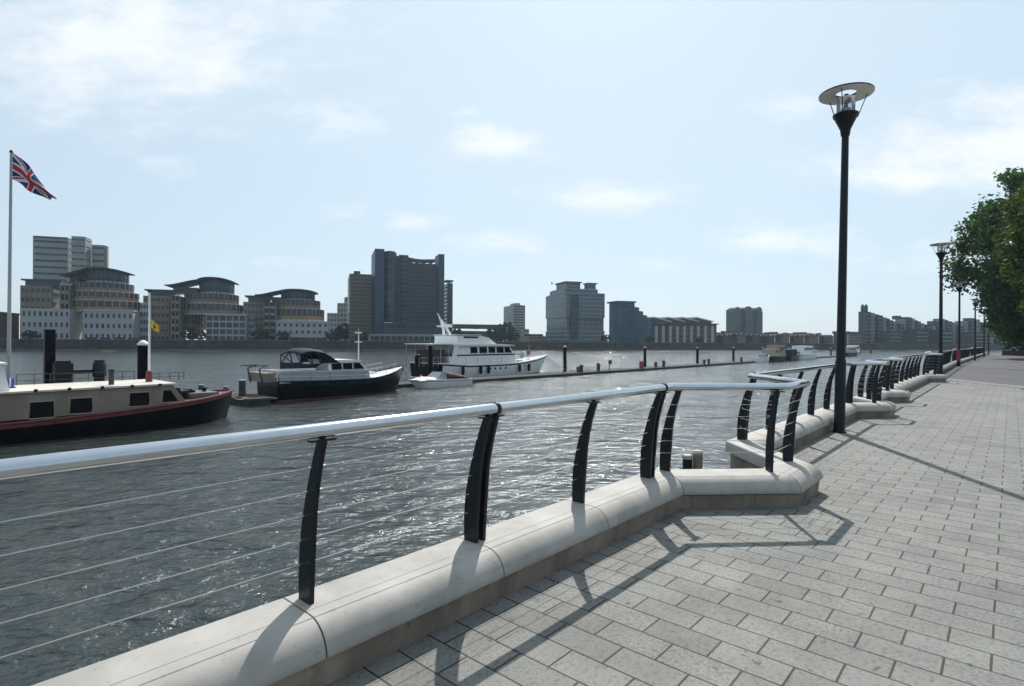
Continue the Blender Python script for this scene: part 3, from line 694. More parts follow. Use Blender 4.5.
rf = MB(); rf.side_prism([(cx0-.1, cz1-.14+.003), (cx1-.5, cz1+.003), (cx1-.42, cz1+.05), (cx1-.5, cz1+.075), (cx0-.1, cz1-.08)], -cw-.09, cw+.09); rf.build('roof', mat('barge_roof', (.60, .54, .46), .55), BG)
for (p0, p1, z0, z1, cut) in ((31, 56.5, .80, 1.42, 0), (72, 95, .86, 1.47, 0), (132, 152.5, .98, 1.56, 0), (165.5, 182, 1.06, 1.60, .32)):
    side_window(BG, bx_(p0), bx_(p1), z0, z1, cw, 0, M_win, cut, mat('beige_frame', (.35, .3, .24), .5))
for px in (37, 71, 104, 134, 162): 
    q = MB(); q.box(-.05, .05, -.06, .02, -.05, .05); q.build('roof_light', M_blk, BG, (bx_(px), -cw-.1, cz1+.04))
q = MB(); q.lathe([(.16, 0), (.16, .04), (.10, .05), (.10, .62), (.12, .63), (.12, .70), (.05, .72)], 14); q.build('chimney', M_pside, BG, (bc_(111.5, -.8), -.8, cz1+.0))
rail_part(BG, [(bc_(x, cw), cw-.1, cz1-.03) for x in (16, 34, 50, 72, 88, 104, 122, 134)], .5, .016, M_pside, 'roof_rail')
rail_part(BG, [(bc_(x, .6), .6, cz1+.05) for x in (152, 160, 170, 179, 184)], .34, .015, M_pside, 'roof_rail')
# mast with red foot on the barge roof
q = MB(); q.tube([(0, 0, 0), (0, 0, 3.95)], [.05, .036], 10); mst = q.build('mast', M_white, BG, (bc_(149.2, -.2), -.2, cz1+.04)); q = MB(); q.lathe([(.14, 0), (.12, .5), (.07, .52)], 12); q.build('mast_foot', M_dred, mst); q = MB(); q.lathe([(.055, 3.95), (.07, 4.0), (.05, 4.06)], 10); q.build('mast_cap', M_blk, mst)
# wheelhouse part at the left edge
q = MB(); q.side_prism([(bx_(-40), cz1), (bx_(13), cz1), (bx_(6), cz1+.98), (bx_(-40), cz1+1.0)], -cw+.3, cw-.3); q.build('wheelhouse', M_white, BG)
q = MB(); q.side_prism([(bx_(-44), cz1+1.0), (bx_(10), cz1+.985), (bx_(10), cz1+1.05), (bx_(-44), cz1+1.08)], -cw+.15, cw-.15); q.build('wheelhouse_roof', M_white, BG)
side_window(BG, bx_(-30), bx_(0), cz1+.3, cz1+.85, cw-.3)
# bow gear
q = MB(); q.lathe([(.09, 0), (.09, .3), (.14, .31), (.14, .38)], 12); bmesh_b = q.mesh('bollard', M_blk)
for x, y in ((BL-3.2, -.7), (BL-3.2, .7), (BL-1.3, 0.0)): inst(bmesh_b, 'bollard', BG, (x, y, sheer_b(x/BL)-.06))
q = MB(); q.box(-.5, .5, -.35, .35, 0, .32); q.tube([(-.3, -.5, .35), (-.3, .5, .35)], .15, 10); q.tube([(.3, -.4, .3), (.3, .4, .3)], .1, 10); q.build('anchor_windlass', M_blk, BG, (BL-2.3, 0, sheer_b(.93)-.06))
q = MB(); q.box(-.6, .6, -.8, .8, 0, .2); q.build('hatch', mat('hatch_grey', (.12, .12, .13), .6), BG, (cx1+1.0, 0, sheer_b((cx1+1)/BL)-.05))

# things on the barge roof and around it
g = thing('crate', 'small blue and white plastic crate on the barge roof near the wheelhouse', 'crate', F(s_bow-BL+bx_(15.5), tB-hb-.3, WATER+cz1+.05), UROT)
q = MB(); q.box(-.28, .28, -.2, .2, 0, .03); [q.box(-.28+.14*k, -.19+.14*k, -.2, -.17, .03, .36) for k in range(4)]; [q.box(-.28+.14*k, -.19+.14*k, .17, .2, .03, .36) for k in range(4)]; q.box(-.28, -.26, -.169, .169, .03, .36); q.box(.21, .23, -.169, .169, .03, .36); q.build('shell', M_blue, g)
q = MB(); q.box(-.25, .2, -.165, .165, .035, .34); q.build('contents', M_white, g)
# tall black pile and twin drums behind the barge
s = s_at(49.5, -33.0); g = thing('dolphin_pile', 'tallest plain black pile rising behind the barge cabin', 'pile', F(s, -33.0, WATER-1), UROT)
hh = h_at(49.5, 330.5, -33)-WATER+1
q = MB(); q.box(-.19, .19, -.19, .19, 0, hh); q.build('shaft', M_hullb, g); q = MB(); q.box(-.21, .21, -.21, .21, hh, hh+.05); q.build('cap', M_blk, g)
g = thing('mooring_dolphin', 'black twin drum mooring structure with a yellow panel behind the barge', 'mooring', F(s_at(63, -32.2), -32.2, WATER+.3), UROT)
H1 = h_at(63, 360.5, -32.2)-WATER-.3
xx2 = s_at(99.5, -32.2)-s_at(63, -32.2)
q = MB(); q.box(-.28, .26, -.3, .3, 0, H1-.95); q.box(-.34, .32, -.36, .36, H1-.95, H1-.12); q.box(-.28, .24, -.3, .3, H1-.12, H1); q.build('drum', M_blk, g)
q = MB(); q.box(-.2, .08, -.315, -.301, 1.0, H1-1.0); q.build('yellow_panel', M_brass, g)
q = MB(); q.lathe([(.22, 0), (.22, H1-.8), (.28, H1-.75), (.28, H1-.2), (.22, H1-.12), (.22, H1)], 14); q.build('drum', M_blk, g, (xx2, 0, 0))
q = MB(); q.box(.33, xx2-.28, -.08, .08, H1-.62, H1-.45); q.build('beam', M_blk, g)
# flagpole and flag
tF = -33.5; sF = s_at(8.3, tF); hF = h_at(9.8, 152, tF)-WATER-.4
fg = thing('flagpole', 'tall pale grey flagpole at the left edge behind the barge', 'flagpole', F(sF, tF, WATER+.4), 0)
q = MB(); q.lathe([(.09, -.4), (.085, 0), (.05, hF-.1), (.05, hF-.05)], 14); q.build('pole', M_grey, fg); q = MB(); q.lathe([(.07, hF-.05), (.075, hF), (.03, hF+.08), (.001, hF+.09)], 12); q.build('finial', M_blk, fg)
fg.rotation_euler = (0, R(.5), 0)
M_fw, M_fr, M_fb = mat('flag_white', (.62, .62, .64), .85), mat('flag_red', (.42, .02, .035), .85), mat('flag_blue', (.012, .02, .12), .85)
def union(u, v):                                      # u 0..1 along the fly (2:1), v 0..1 down
    x, y = u*60-30, 15-v*30
    if abs(x) < 3 or abs(y) < 3: return 1
    if abs(x) < 5 or abs(y) < 5: return 0
    ln = math.hypot(30, 15); d1 = (x*15-y*30)/ln; d2 = (x*15+y*30)/ln
    for d, first in ((d1, True), (d2, False)):
        if abs(d) < 3:
            sgn = 1 if (x > 0) else -1
            off = d*sgn*(1 if first else 1)
            return 1 if (0 < off < 2 if first else -2 < off < 0) else 0
    return 2
fl = MB(); nu, nv = 72, 40; gp = []
for i in range(nu+1):
    u = i/nu
    top = -.06-1.72*u**1.1+.16*math.sin(u*3.0)*(1-u); bot = -1.22-.92*u**.85+.05*math.sin(u*9)
    for j in range(nv+1):
        v = j/nv; zz = top+(bot-top)*v
        fold = .16*math.sin(u*7.5+v*1.2)*min(1, u*3) + .18*math.sin(v*9+u*4)*u
        gp.append((.05+1.52*u+.05*math.sin(v*6+u*5)*u, fold, zz))
n = nv+1
for i in range(nu):
    for j in range(nv): fl.add([gp[i*n+j], gp[(i+1)*n+j], gp[(i+1)*n+j+1], gp[i*n+j+1]], [(0, 1, 2, 3)], union((i+.5)/nu, (j+.5)/nv), True)
tilt = R(.5)
ft = F(sF, tF, WATER+.4)+Vector((hF*math.sin(tilt), 0, hF*math.cos(tilt)))
flo = fl.build('flag', [M_fw, M_fr, M_fb], None, ft, R(12)); tag(flo, 'red, white and blue crossed national flag drooping from the tall flagpole', 'flag')
pm = F(s_bow-BL+bc_(149.2, -.2), tB-hb+.2, WATER+cz1+.06)
q = MB()
for i in range(8):
    for j in range(5):
        f = lambda a, b: (.05+.045*a, .05*math.sin(a*.8+b*.3), 2.75-.07*b-.03*a+.02*math.sin(a))
        q.add([f(i, j), f(i+1, j), f(i+1, j+1), f(i, j+1)], [(0, 1, 2, 3)], 1 if (2 <= i <= 5 and 1 <= j <= 3 and not (i in (2, 5) and j in (1, 3))) else 0, True)
tag(q.build('pennant', [M_brass, M_blk], None, pm, 0), 'small yellow flag with dark centre on the barge mast', 'flag')

# --- black motor cruiser
tC = -32.85; CL = 11.6; ch = 1.62
s0 = s_at(259, tC-1.7*ch); s1 = s_at(405, tC-ch); CL = s1-s0
CR = thing('motor_cruiser', 'black hulled motor cruiser with navy canvas wheelhouse cover', 'boat', F(s0, tC-ch, WATER), UROT)
sh_c = lambda u: 1.22-.10*math.sin(u*math.pi*.8)+.75*max(0, (u-.55)/.45)**1.8
q, rows = hull_mb(CL, ch, sh_c, [2, 0, 1, 0], .5, (.30, .06), .07, fine=2.6, stern=.86, rake=1.0, flare=.2, nx=34); q.build('hull', [M_hullb, M_navy, M_dred], CR)
deck_mb(rows, .04).build('deck', M_white, CR); gunwale(rows, .045, CR, M_navy)
def Cx(X): return s_at(230+(X/.01337+150)/6.02, tC-1.0)-s0
cabin_mb(Cx(1.5), Cx(5.6), 1.45, 1.1, 1.85, .1, .1, .06).build('aft_cabin', M_grey, CR)
cabin_mb(Cx(4.6), Cx(8.8), 1.4, 1.05, 1.75, .1, .05, .06).build('deckhouse', M_grey, CR)
cabin_mb(Cx(5.5), Cx(8.6), 1.32, 1.75, 2.32, .62, .05, .10).build('wheelhouse', M_white, CR)
q = MB(); q.side_prism([(Cx(5.4), 2.323), (Cx(8.1), 2.323), (Cx(8.2), 2.37), (Cx(7.6), 2.46), (Cx(5.4), 2.47)], -1.28, 1.28); q.build('roof', M_white, CR)
for (a, b, c) in ((5.75, 6.55, 0), (6.65, 7.4, 0), (7.5, 8.42, .42)): side_window(CR, Cx(a), Cx(b), 1.80, 2.24, 1.32, .17, M_win, c, M_grey)
q = MB(); 
for sgn in (-1, 1): q.add([(Cx(8.62), sgn*.08, 1.80), (Cx(8.62), sgn*1.2, 1.80), (Cx(8.10), sgn*1.12, 2.26), (Cx(8.10), sgn*.08, 2.26)], [(0, 1, 2, 3)])
q.build('windscreen', M_win, CR)
for x in (2.2, 3.2, 4.25, 5.6, 6.6): 
    q = MB(); q.box(-.26, .26, -.014, .014, -.07, .07); q.build('porthole', M_win, CR, (Cx(x), -ch*.998-.0, .98))
# canvas canopy over the aft wheel
cp = MB(); zt = 3.25
ys = [-1.35, -1.2, -.6, 0, .6, 1.2, 1.35]
prof = [(3.2, 2.95), (3.35, 3.08), (3.8, 3.22), (4.4, 3.24), (5.2, 3.12), (5.9, 2.75), (6.5, 2.36)]
vs = []
for (x, z) in prof:
    for y in ys: vs.append((Cx(x), y, z-.22*(abs(y)/1.35)**4))
n = len(ys); cp.add(vs, [(i*n+j, i*n+j+1, (i+1)*n+j+1, (i+1)*n+j) for i in range(len(prof)-1) for j in range(n-1)], 0, True)
cpo = cp.build('canopy', M_navyc, CR); sdm = cpo.modifiers.new('thick', 'SOLIDIFY'); sdm.thickness = .03
for sd in (-1, 1):
    q = MB(); q.side_prism([(Cx(3.2), 1.85), (Cx(4.3), 1.85), (Cx(4.9), 2.25), (Cx(3.2), 2.25)], sd*1.33-.012, sd*1.33+.012); q.build('canvas_side', M_navyc, CR)
    q = MB()
    for a, b in (((3.25, 1.85), (3.25, 2.8)), ((4.2, 2.2), (4.0, 3.0)), ((3.3, 2.25), (4.0, 3.0)), ((4.9, 2.2), (4.4, 3.02)), ((4.9, 2.25), (5.7, 2.72)), ((4.2, 2.25), (3.3, 2.8)), ((4.4, 3.0), (5.8, 2.3))): q.tube([(Cx(a[0]), sd*1.33, a[1]), (Cx(b[0]), sd*1.33, b[1])], .035, 6)
    q.build('canopy_frame', M_navyc, CR)
    q = MB(); q.side_prism([(Cx(4.95), 2.26), (Cx(6.35), 2.30), (Cx(5.6), 2.72), (Cx(4.6), 2.98)], sd*1.30-.006, sd*1.30+.006); q.build('canvas_window', M_win, CR)
q = MB(); q.box(Cx(3.18), Cx(3.21), -1.3, 1.3, 1.85, 2.3); q.build('canvas_back', M_navyc, CR)
q = MB(); q.side_prism([(Cx(1.4), 1.85), (Cx(4.4), 1.85), (Cx(4.4), 1.98), (Cx(1.4), 1.98)], -1.40, -1.36); q.build('cockpit_coaming', M_white, CR)
q = MB(); q.tube([(0, 0, 0), (0, 0, 2.6)], [.05, .035], 8); q.tube([(0, -.45, 1.9), (0, .45, 1.9)], .03, 6); q.tube([(-.3, 0, 2.55), (.25, 0, 2.55)], .05, 6); q.tube([(0, 0, 2.5), (0, 0, 2.85)], .015, 5); q.build('mast', M_white, CR, (Cx(8.75), 0, 1.75))
pts = [(Cx(x), -ch*.93*(1-max(0, (Cx(x)/CL-.5)/.5)**2.6), sh_c(Cx(x)/CL)-.03) for x in (1.0, 2.5, 4.0, 5.5, 7, 8.2, 9.3, 10.2, 10.9, 11.2)]
rail_part(CR, pts, .62); rail_part(CR, [(x, -y, z) for x, y, z in pts], .62)
q = MB(); q.box(Cx(8.6), Cx(9.6), -.75, .75, 1.35, 1.55); q.build('fore_hatch', M_white, CR)
q = MB()
for y in (-.8, .8): q.tube([(Cx(.5), y, 1.1), (Cx(.25), y, 2.0), (-.3, y, 2.2), (-1.3, y*.9, 2.18)], .04, 6)
q.tube([(-1.1, -.75, 2.18), (-1.1, .75, 2.18)], .04, 6); q.build('davit', M_pside, CR)
q = MB(); q.box(Cx(.5), Cx(1.3), -1.2, 1.2, 1.2, 1.75); q.build('stern_locker', M_offw, CR)
q = MB(); q.box(-.6, .05, -1.3, 1.3, .18, .28); q.build('swim_platform', M_teak, CR)
pts = [(-.02, y, 1.2) for y in (-1.4, -.7, 0, .7, 1.4)]; rail_part(CR, pts, .7, .02, M_white, 'stern_rail')

# --- speedboat
tS = -34.0; s0 = s_at(416.5, tS); SL = s_at(473.5, tS)-s0
SB = thing('speedboat', 'small white speedboat with dark maroon cover beside the pontoon', 'boat', F(s0+SL, tS-1.05, WATER), UROT+math.pi)
sh_s = lambda u: .62+.10*u
q, rows = hull_mb(SL, 1.05, sh_s, [0, 0, 1, 0], .35, (.2, .12), .08, fine=2.0, stern=.95, rake=1.3, flare=.3); q.build('hull', [M_white, M_grey], SB)
deck_mb(rows, .0).build('deck', M_white, SB)
k = SL/6.0
q = MB(); vs = []; pr = [(.2, .68), (.9, .98), (1.9, 1.22), (2.8, 1.2)]
for x, z in pr:
    for y in (-.95, -.6, 0, .6, .95): vs.append((x*k, y, z-.35*(abs(y)/.95)**3*(z-.55)/.6))
q.add(vs, [(i*5+j, i*5+j+1, i*5+j+6, i*5+j+5) for i in range(3) for j in range(4)], 0, True); o = q.build('cover', M_maroon, SB); o.modifiers.new('t', 'SOLIDIFY').thickness = .06
q = MB(); q.add([(2.8*k, -.9, .66), (2.8*k, .9, .66), (2.8*k, .8, 1.22), (2.8*k, -.8, 1.22), (3.7*k, -.75, .68), (3.7*k, .75, .68), (3.1*k, .6, 1.2), (3.1*k, -.6, 1.2)], [(4, 5, 6, 7), (0, 4, 7, 3), (1, 2, 6, 5), (2, 3, 7, 6)]); q.build('windscreen', mat('tinted_screen', (.25, .28, .3), .1), SB)
cabin_mb(3.6*k, 5.4*k, .75, .62, .84, .9, .2, .25).build('foredeck', M_white, SB)
q = MB(); q.tube([(4.6*k, -.5, .8), (5.4*k, -.25, .92), (5.75*k, 0, .92), (5.4*k, .25, .92), (4.6*k, .5, .8)], .018, 6); q.build('bow_rail', M_ss, SB)

# --- big motor yacht
tY = -40.9; yh = 2.5; s0 = s_at(411.5, tY-1.8*yh); s1 = s_at(547.5, tY-yh); YL = s1-s0; k = YL/23.0
def Yx(X): return s_at(390+(X/.0279+125)/6.02, tY-1.2)-s0
YT = thing('motor_yacht', 'big white motor yacht with a dark stern and raked mast', 'boat', F(s0, tY-yh, WATER), UROT)
sh_y = lambda u: 1.30+.30*max(0, 1-u/.2)+.05*u+.85*max(0, (u-.45)/.55)**1.7
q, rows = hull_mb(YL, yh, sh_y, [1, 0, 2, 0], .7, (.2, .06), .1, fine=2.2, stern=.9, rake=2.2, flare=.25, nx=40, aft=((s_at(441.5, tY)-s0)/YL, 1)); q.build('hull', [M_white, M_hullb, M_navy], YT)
deck_mb(rows, .05).build('deck', M_grey, YT); gunwale(rows, .06, YT, M_white)
cabin_mb(Yx(5.6), Yx(17.0), 2.05, 1.25, 2.27, .25, .0, .08).build('main_cabin', M_white, YT)
q = MB(); q.box(Yx(5.6), Yx(16.75), -2.0, 2.0, 2.273, 2.40); q.build('belt_line', M_navy, YT)
cabin_mb(Yx(7.0), Yx(16.7), 1.95, 2.403, 3.28, .75, .0, .10).build('deck_saloon', M_white, YT)
for (a, b, c) in ((9.3, 10.5, 0), (10.8, 12.1, 0), (12.35, 13.5, 0), (13.7, 14.9, 0), (15.05, 16.3, .45)): side_window(YT, Yx(a), Yx(b), 2.50, 3.18, 1.95, .115, M_win, c, M_white)
q = MB()
for y in (-1.3, 0, 1.3): q.add([(Yx(16.67)+.012, y-.55, 2.50), (Yx(16.67)+.012, y+.55, 2.50), (Yx(16.12)+.012, y+.5, 3.16), (Yx(16.12)+.012, y-.5, 3.16)], [(0, 1, 2, 3)])
q.build('windscreen', M_win, YT)
q = MB(); q.side_prism([(Yx(6.2), 3.283), (Yx(16.6), 3.283), (Yx(16.5), 3.36), (Yx(15), 3.46), (Yx(6.2), 3.46)], -2.15, 2.15); q.build('saloon_roof', M_white, YT)
q = MB(); q.side_prism([(Yx(7.3), 3.463), (Yx(13.9), 3.463), (Yx(12.6), 4.15), (Yx(11.2), 4.34), (Yx(7.3), 4.30)], -1.75, 1.75); q.build('flybridge', M_white, YT)
q = MB(); q.side_prism([(Yx(7.2), 4.36), (Yx(11.4), 4.42), (Yx(11.3), 4.47), (Yx(7.2), 4.43)], -1.8, 1.8); q.build('flybridge_top', M_white, YT)
q = MB(); q.box(Yx(8.4), Yx(10.8), -1.765, 1.765, 4.08, 4.26); q.build('flybridge_screen', M_win, YT)
q = MB(); q.box(Yx(2.6), Yx(7.1), -2.1, 2.1, 3.42, 3.52); q.build('aft_awning', M_white, YT)
for x in (2.8, 4.3, 5.6):
    for sd in (-1, 1): q = MB(); q.tube([(Yx(x), sd*1.95, 1.3), (Yx(x), sd*1.95, 3.42)], .05, 6); q.build('awning_post', M_grey, YT)
for sd in (-1, 1): q = MB(); q.side_prism([(Yx(5.7), 1.3), (Yx(6.5), 1.3), (Yx(7.2), 3.42), (Yx(6.5), 3.42)], sd*2.08-.04, sd*2.08+.04); q.build('side_wing', M_white, YT)
q = MB(); q.box(Yx(4.2), Yx(5.3), -1.7, 1.7, 1.3, 2.9); q.build('aft_bulkhead', mat('varnished_wood', (.045, .022, .014), .5), YT)
q = MB()
for sd in (-1, 1): q.tube([(Yx(7.9), sd*.75, 3.58), (Yx(7.2), sd*.3, 5.0), (Yx(6.5), sd*.08, 5.9)], [.17, .13, .08], 8)
q.tube([(Yx(6.5), 0, 5.8), (Yx(5.9), 0, 6.6)], [.1, .04], 6); q.tube([(Yx(6.9), -1.0, 5.3), (Yx(6.9), 1.0, 5.3)], .07, 6); q.box(Yx(6.4), Yx(7.9), -.5, .5, 5.2, 5.3); q.tube([(Yx(7.6), -.6, 5.4), (Yx(7.6), .6, 5.4)], .09, 6); q.build('mast', M_white, YT)
for x in (12.1, 12.9, 13.8, 14.7, 18.0, 19.2):
    q = MB(); q.tube([(Yx(x), -yh*.985+yh*max(0, (Yx(x)/YL-.5)/.5)**2.2, sh_y(Yx(x)/YL)-.42), (Yx(x), -yh*.7, sh_y(Yx(x)/YL)-.42)], .13, 10); q.build('porthole', M_win, YT)
for x in (7.3, 10.3, 11.6, 16.9, 18.7):
    q = MB(); yo = -yh-.12 if Yx(x)/YL < .5 else -yh*(1-((Yx(x)/YL-.5)/.5)**2.2)-.12
    q.lathe([(.001, 0), (.12, .06), (.16, .2), (.16, .75), (.12, .9), (.001, .95)], 10, (Yx(x), yo, .35)); q.build('fender', M_hullb, YT)
pts = []
for x in (8, 10, 12, 14, 16, 17.5, 19, 20.3, 21.5, 22.3): 
    u = Yx(x)/YL; w_ = yh*(1-max(0, (u-.5)/.5)**2.2); pts.append((Yx(x), -max(.05, w_-.08), sh_y(u)))
rail_part(YT, pts, .75, .02); rail_part(YT, [(x, -y, z) for x, y, z in pts], .75, .02)
pts = [(Yx(x), -2.2, 1.32) for x in (.4, 1.2, 2.0, 2.8, 3.6, 4.6)]; rail_part(YT, pts, .85, .025, M_grey)
q = MB(); q.box(Yx(17.3), Yx(18.8), -.9, .9, 1.75, 2.15); q.build('fore_hatch', M_white, YT)
q = MB(); q.box(Yx(19.2), Yx(19.9), -.5, .5, 1.85, 2.45); q.build('deck_box', M_grey, YT)
q = MB(); q.tube([(Yx(1.2), -1.3, 1.3), (Yx(1.2), -1.3, 2.05)], .3, 10); q.ball((Yx(1.2), -1.3, 2.2), .3, 8); q.build('covered_winch', M_hullb, YT)
q = MB(); q.tube([(Yx(21.3), 0, 2.0), (Yx(21.3), 0, 3.4)], .04, 6); js = q.build('jack_staff', M_grey, YT)
q = MB(); q.box(Yx(21.1), Yx(21.3), -.2, .2, 2.05, 2.5); q.tube([(Yx(21.2), -.2, 2.6), (Yx(21.2), .2, 2.6)], .13, 10); q.build('anchor_winch', mat('orange_paint', (.32, .06, .03), .5), YT)

# --- small boats far along the pontoon
def small_boat(px0, px1, lab, hm, cabs, t=-34.6, canvas=None):
    s0 = s_at(px0, t); ln = s_at(px1, t)-s0; ln = max(ln, 4); hw = min(1.8, ln*.16)
    g = thing('moored_boat', lab, 'boat', F(s0, t-hw, WATER), UROT, 'small boats moored far along the pontoon')
    q, rows = hull_mb(ln, hw, lambda u: 1.0+.5*u*u, [0, 0], .4, nx=16); q.build('hull', hm, g); deck_mb(rows).build('deck', M_grey, g)
    for (a, b, z0, z1, m) in cabs:
        c = cabin_mb(a*ln, b*ln, hw*.78, z0, z1, .12*ln*.5, .2, .1).build('cabin', m, g)
        q = MB(); hgt = z1-z0; q.box(a*ln+.3, b*ln-.12*ln*.5-.2, -hw*.78-.01, hw*.78+.01, z0+hgt*.5, z0+hgt*.5+.01+hgt*.28); q.build('window_band', M_win, g)
    if canvas: q = MB(); q.side_prism([(canvas[0]*ln, 1.0), (canvas[1]*ln, 1.0), (canvas[1]*ln-.4, 2.5), (canvas[0]*ln+.3, 2.4)], -hw*.75, hw*.75); q.build('canvas_hood', M_navyc, g)
    return g
small_boat(763.5, 773, 'small pale open launch moored beside the far piles', M_white, [(.35, .7, 1.0, 1.7, M_grey)])
small_boat(776, 792, 'old wooden cruiser with brown and beige cabins moored far along the pontoon', M_hullb, [(.1, .6, 1.1, 2.6, mat('beige_cabin', (.4, .34, .26), .6)), (.35, .75, 1.1, 3.4, mat('tan_cabin', (.33, .24, .17), .6))])
small_boat(793, 804, 'blue hooded cruiser moored between the wooden cruiser and white cruiser', M_navy, [(.5, .85, 1.1, 2.0, M_grey)], canvas=(.05, .55))
small_boat(804.5, 823, 'white hard top cruiser moored far along the pontoon', M_white, [(.1, .62, 1.1, 3.2, M_white), (.5, .85, 1.1, 2.1, M_white)])
small_boat(849, 863, 'brown topped cruiser moored alone right of the nearest lamp post', M_hullb, [(.15, .7, 1.1, 2.7, mat('beige_cabin', (.4, .34, .26), .6)), (.65, .9, 1.1, 3.3, M_white)])

def rope(lab, A, B, sag):
    pts = [A.lerp(B, i/10)-Vector((0, 0, sag*4*(i/10)*(1-i/10))) for i in range(11)]
    q = MB(); q.tube([p-A for p in pts], .022, 5); tag(q.build('mooring_rope', mat('rope', (.30, .27, .22), .9), None, A), lab, 'rope', 'mooring ropes')
rope('mooring rope slanting from the yacht bow down to the pontoon', F(s_at(545, tY-yh), tY-yh, WATER+2.1), F(s_at(571, -37.5), -37.5, PZ+.05), .25)
rope('mooring rope from the black cruiser bow to the pontoon', F(s_at(403, tC-ch), tC-ch, WATER+1.8), F(s_at(412, -36.6), -36.6, PZ+.05), .2)
rope('mooring rope from the barge bow to the finger pontoon', F(s_bow-.4, tB-hb, WATER+1.3), F(13.75, -32.5, WATER+.45), .25)
# ------------------------------------------------------------------ far bank
FM = dict(wall=mat('embankment_stone', (0.054, 0.050, 0.047), .9, var=.35, scale=.15), brown=mat('brown_brick', (0.232, 0.171, 0.116), .85, var=.15, scale=.12), white=mat('white_render', (.35, .35, .355), .7, var=.08, scale=.1),
          grey=mat('grey_concrete', (0.245, 0.257, 0.252), .8, var=.12, scale=.1), dark=mat('dark_cladding', (.034, .044, .058), .6, var=.15, scale=.1), blue=mat('blue_cladding', (.016, .036, .078), .5, var=.15, scale=.1),
          olive=mat('buff_brick', (0.162, 0.138, 0.098), .85, var=.15, scale=.1), red=mat('red_brick', (0.140, 0.070, 0.047), .85, var=.2, scale=.15), slate=mat('slate_roof', (.05, .053, .06), .9, var=.2, scale=.3, spec=.1),
          glass=mat('facade_glass', (.018, .032, .04), .15, var=.4, scale=.2, spec=.3), teal=mat('teal_glass', (.036, .10, .145), .2, var=.3, scale=.15, spec=.3), pane=mat('window_glass', (.014, .018, .022), .2, var=.5, scale=.3, spec=.25),
          metal=mat('roof_metal', (.06, .075, .085), .8, var=.1, scale=.2, spec=.2), pale=mat('pale_metal', (.45, .46, .47), .5, var=.1, scale=.2), tan=mat('tan_brick', (0.280, 0.183, 0.091), .85, var=.15, scale=.2))
def vary(m, lo, hi):
    nt = m.node_tree; b = nt.nodes['Principled BSDF']; src = b.inputs['Base Color'].links[0].from_socket; oi = nt.nodes.new('ShaderNodeObjectInfo')
    r = nt.nodes.new('ShaderNodeMapRange'); nt.links.new(oi.outputs['Random'], r.inputs[0]); r.inputs[3].default_value = lo; r.inputs[4].default_value = hi
    mx = nt.nodes.new('ShaderNodeMix'); mx.data_type = 'RGBA'; mx.blend_type = 'MULTIPLY'; mx.inputs['Factor'].default_value = 1; nt.links.new(src, mx.inputs['A']); nt.links.new(r.outputs[0], mx.inputs['B']); nt.links.new(mx.outputs['Result'], b.inputs['Base Color'])
vary(FM['pane'], .4, 3.0); vary(FM['glass'], .6, 2.2); weather(FM['wall'], .5, .5, (1, 1, .3), .35, .6)
Z0 = 1.05
emb = thing('embankment_wall', 'dark stone embankment wall along the far river bank', 'wall', BW(0, 0, 0), BROT)
for k in range(13):
    x0 = -400+75*k; q = MB(); q.box(x0, x0+74.9, -1.2, 1.2, -4, 1.55); q.build('wall_panel', FM['wall'], emb)
    q = MB(); q.box(x0, x0+74.9, -1.26, -1.201, -3, -.7); q.build('tide_band', mat('weed_stain', (.03, .034, .022), .9, var=.4, scale=.4), emb)
    q = MB(); q.box(x0, x0+74.9, -1.4, 1.0, 1.553, 1.8); q.build('coping', mat('dull_coping', (.13, .125, .12), .9, var=.2, scale=.2), emb)
fsh = MB(); fsh.add([BW(-400, -7, WATER-.3), BW(570, -7, WATER-.3), BW(570, -1, WATER+.9), BW(-400, -1, WATER+.9)], [(0, 1, 2, 3)])
struct(fsh, 'foreshore', mat('river_mud', (.06, .05, .04), .8, var=.35, scale=.3))

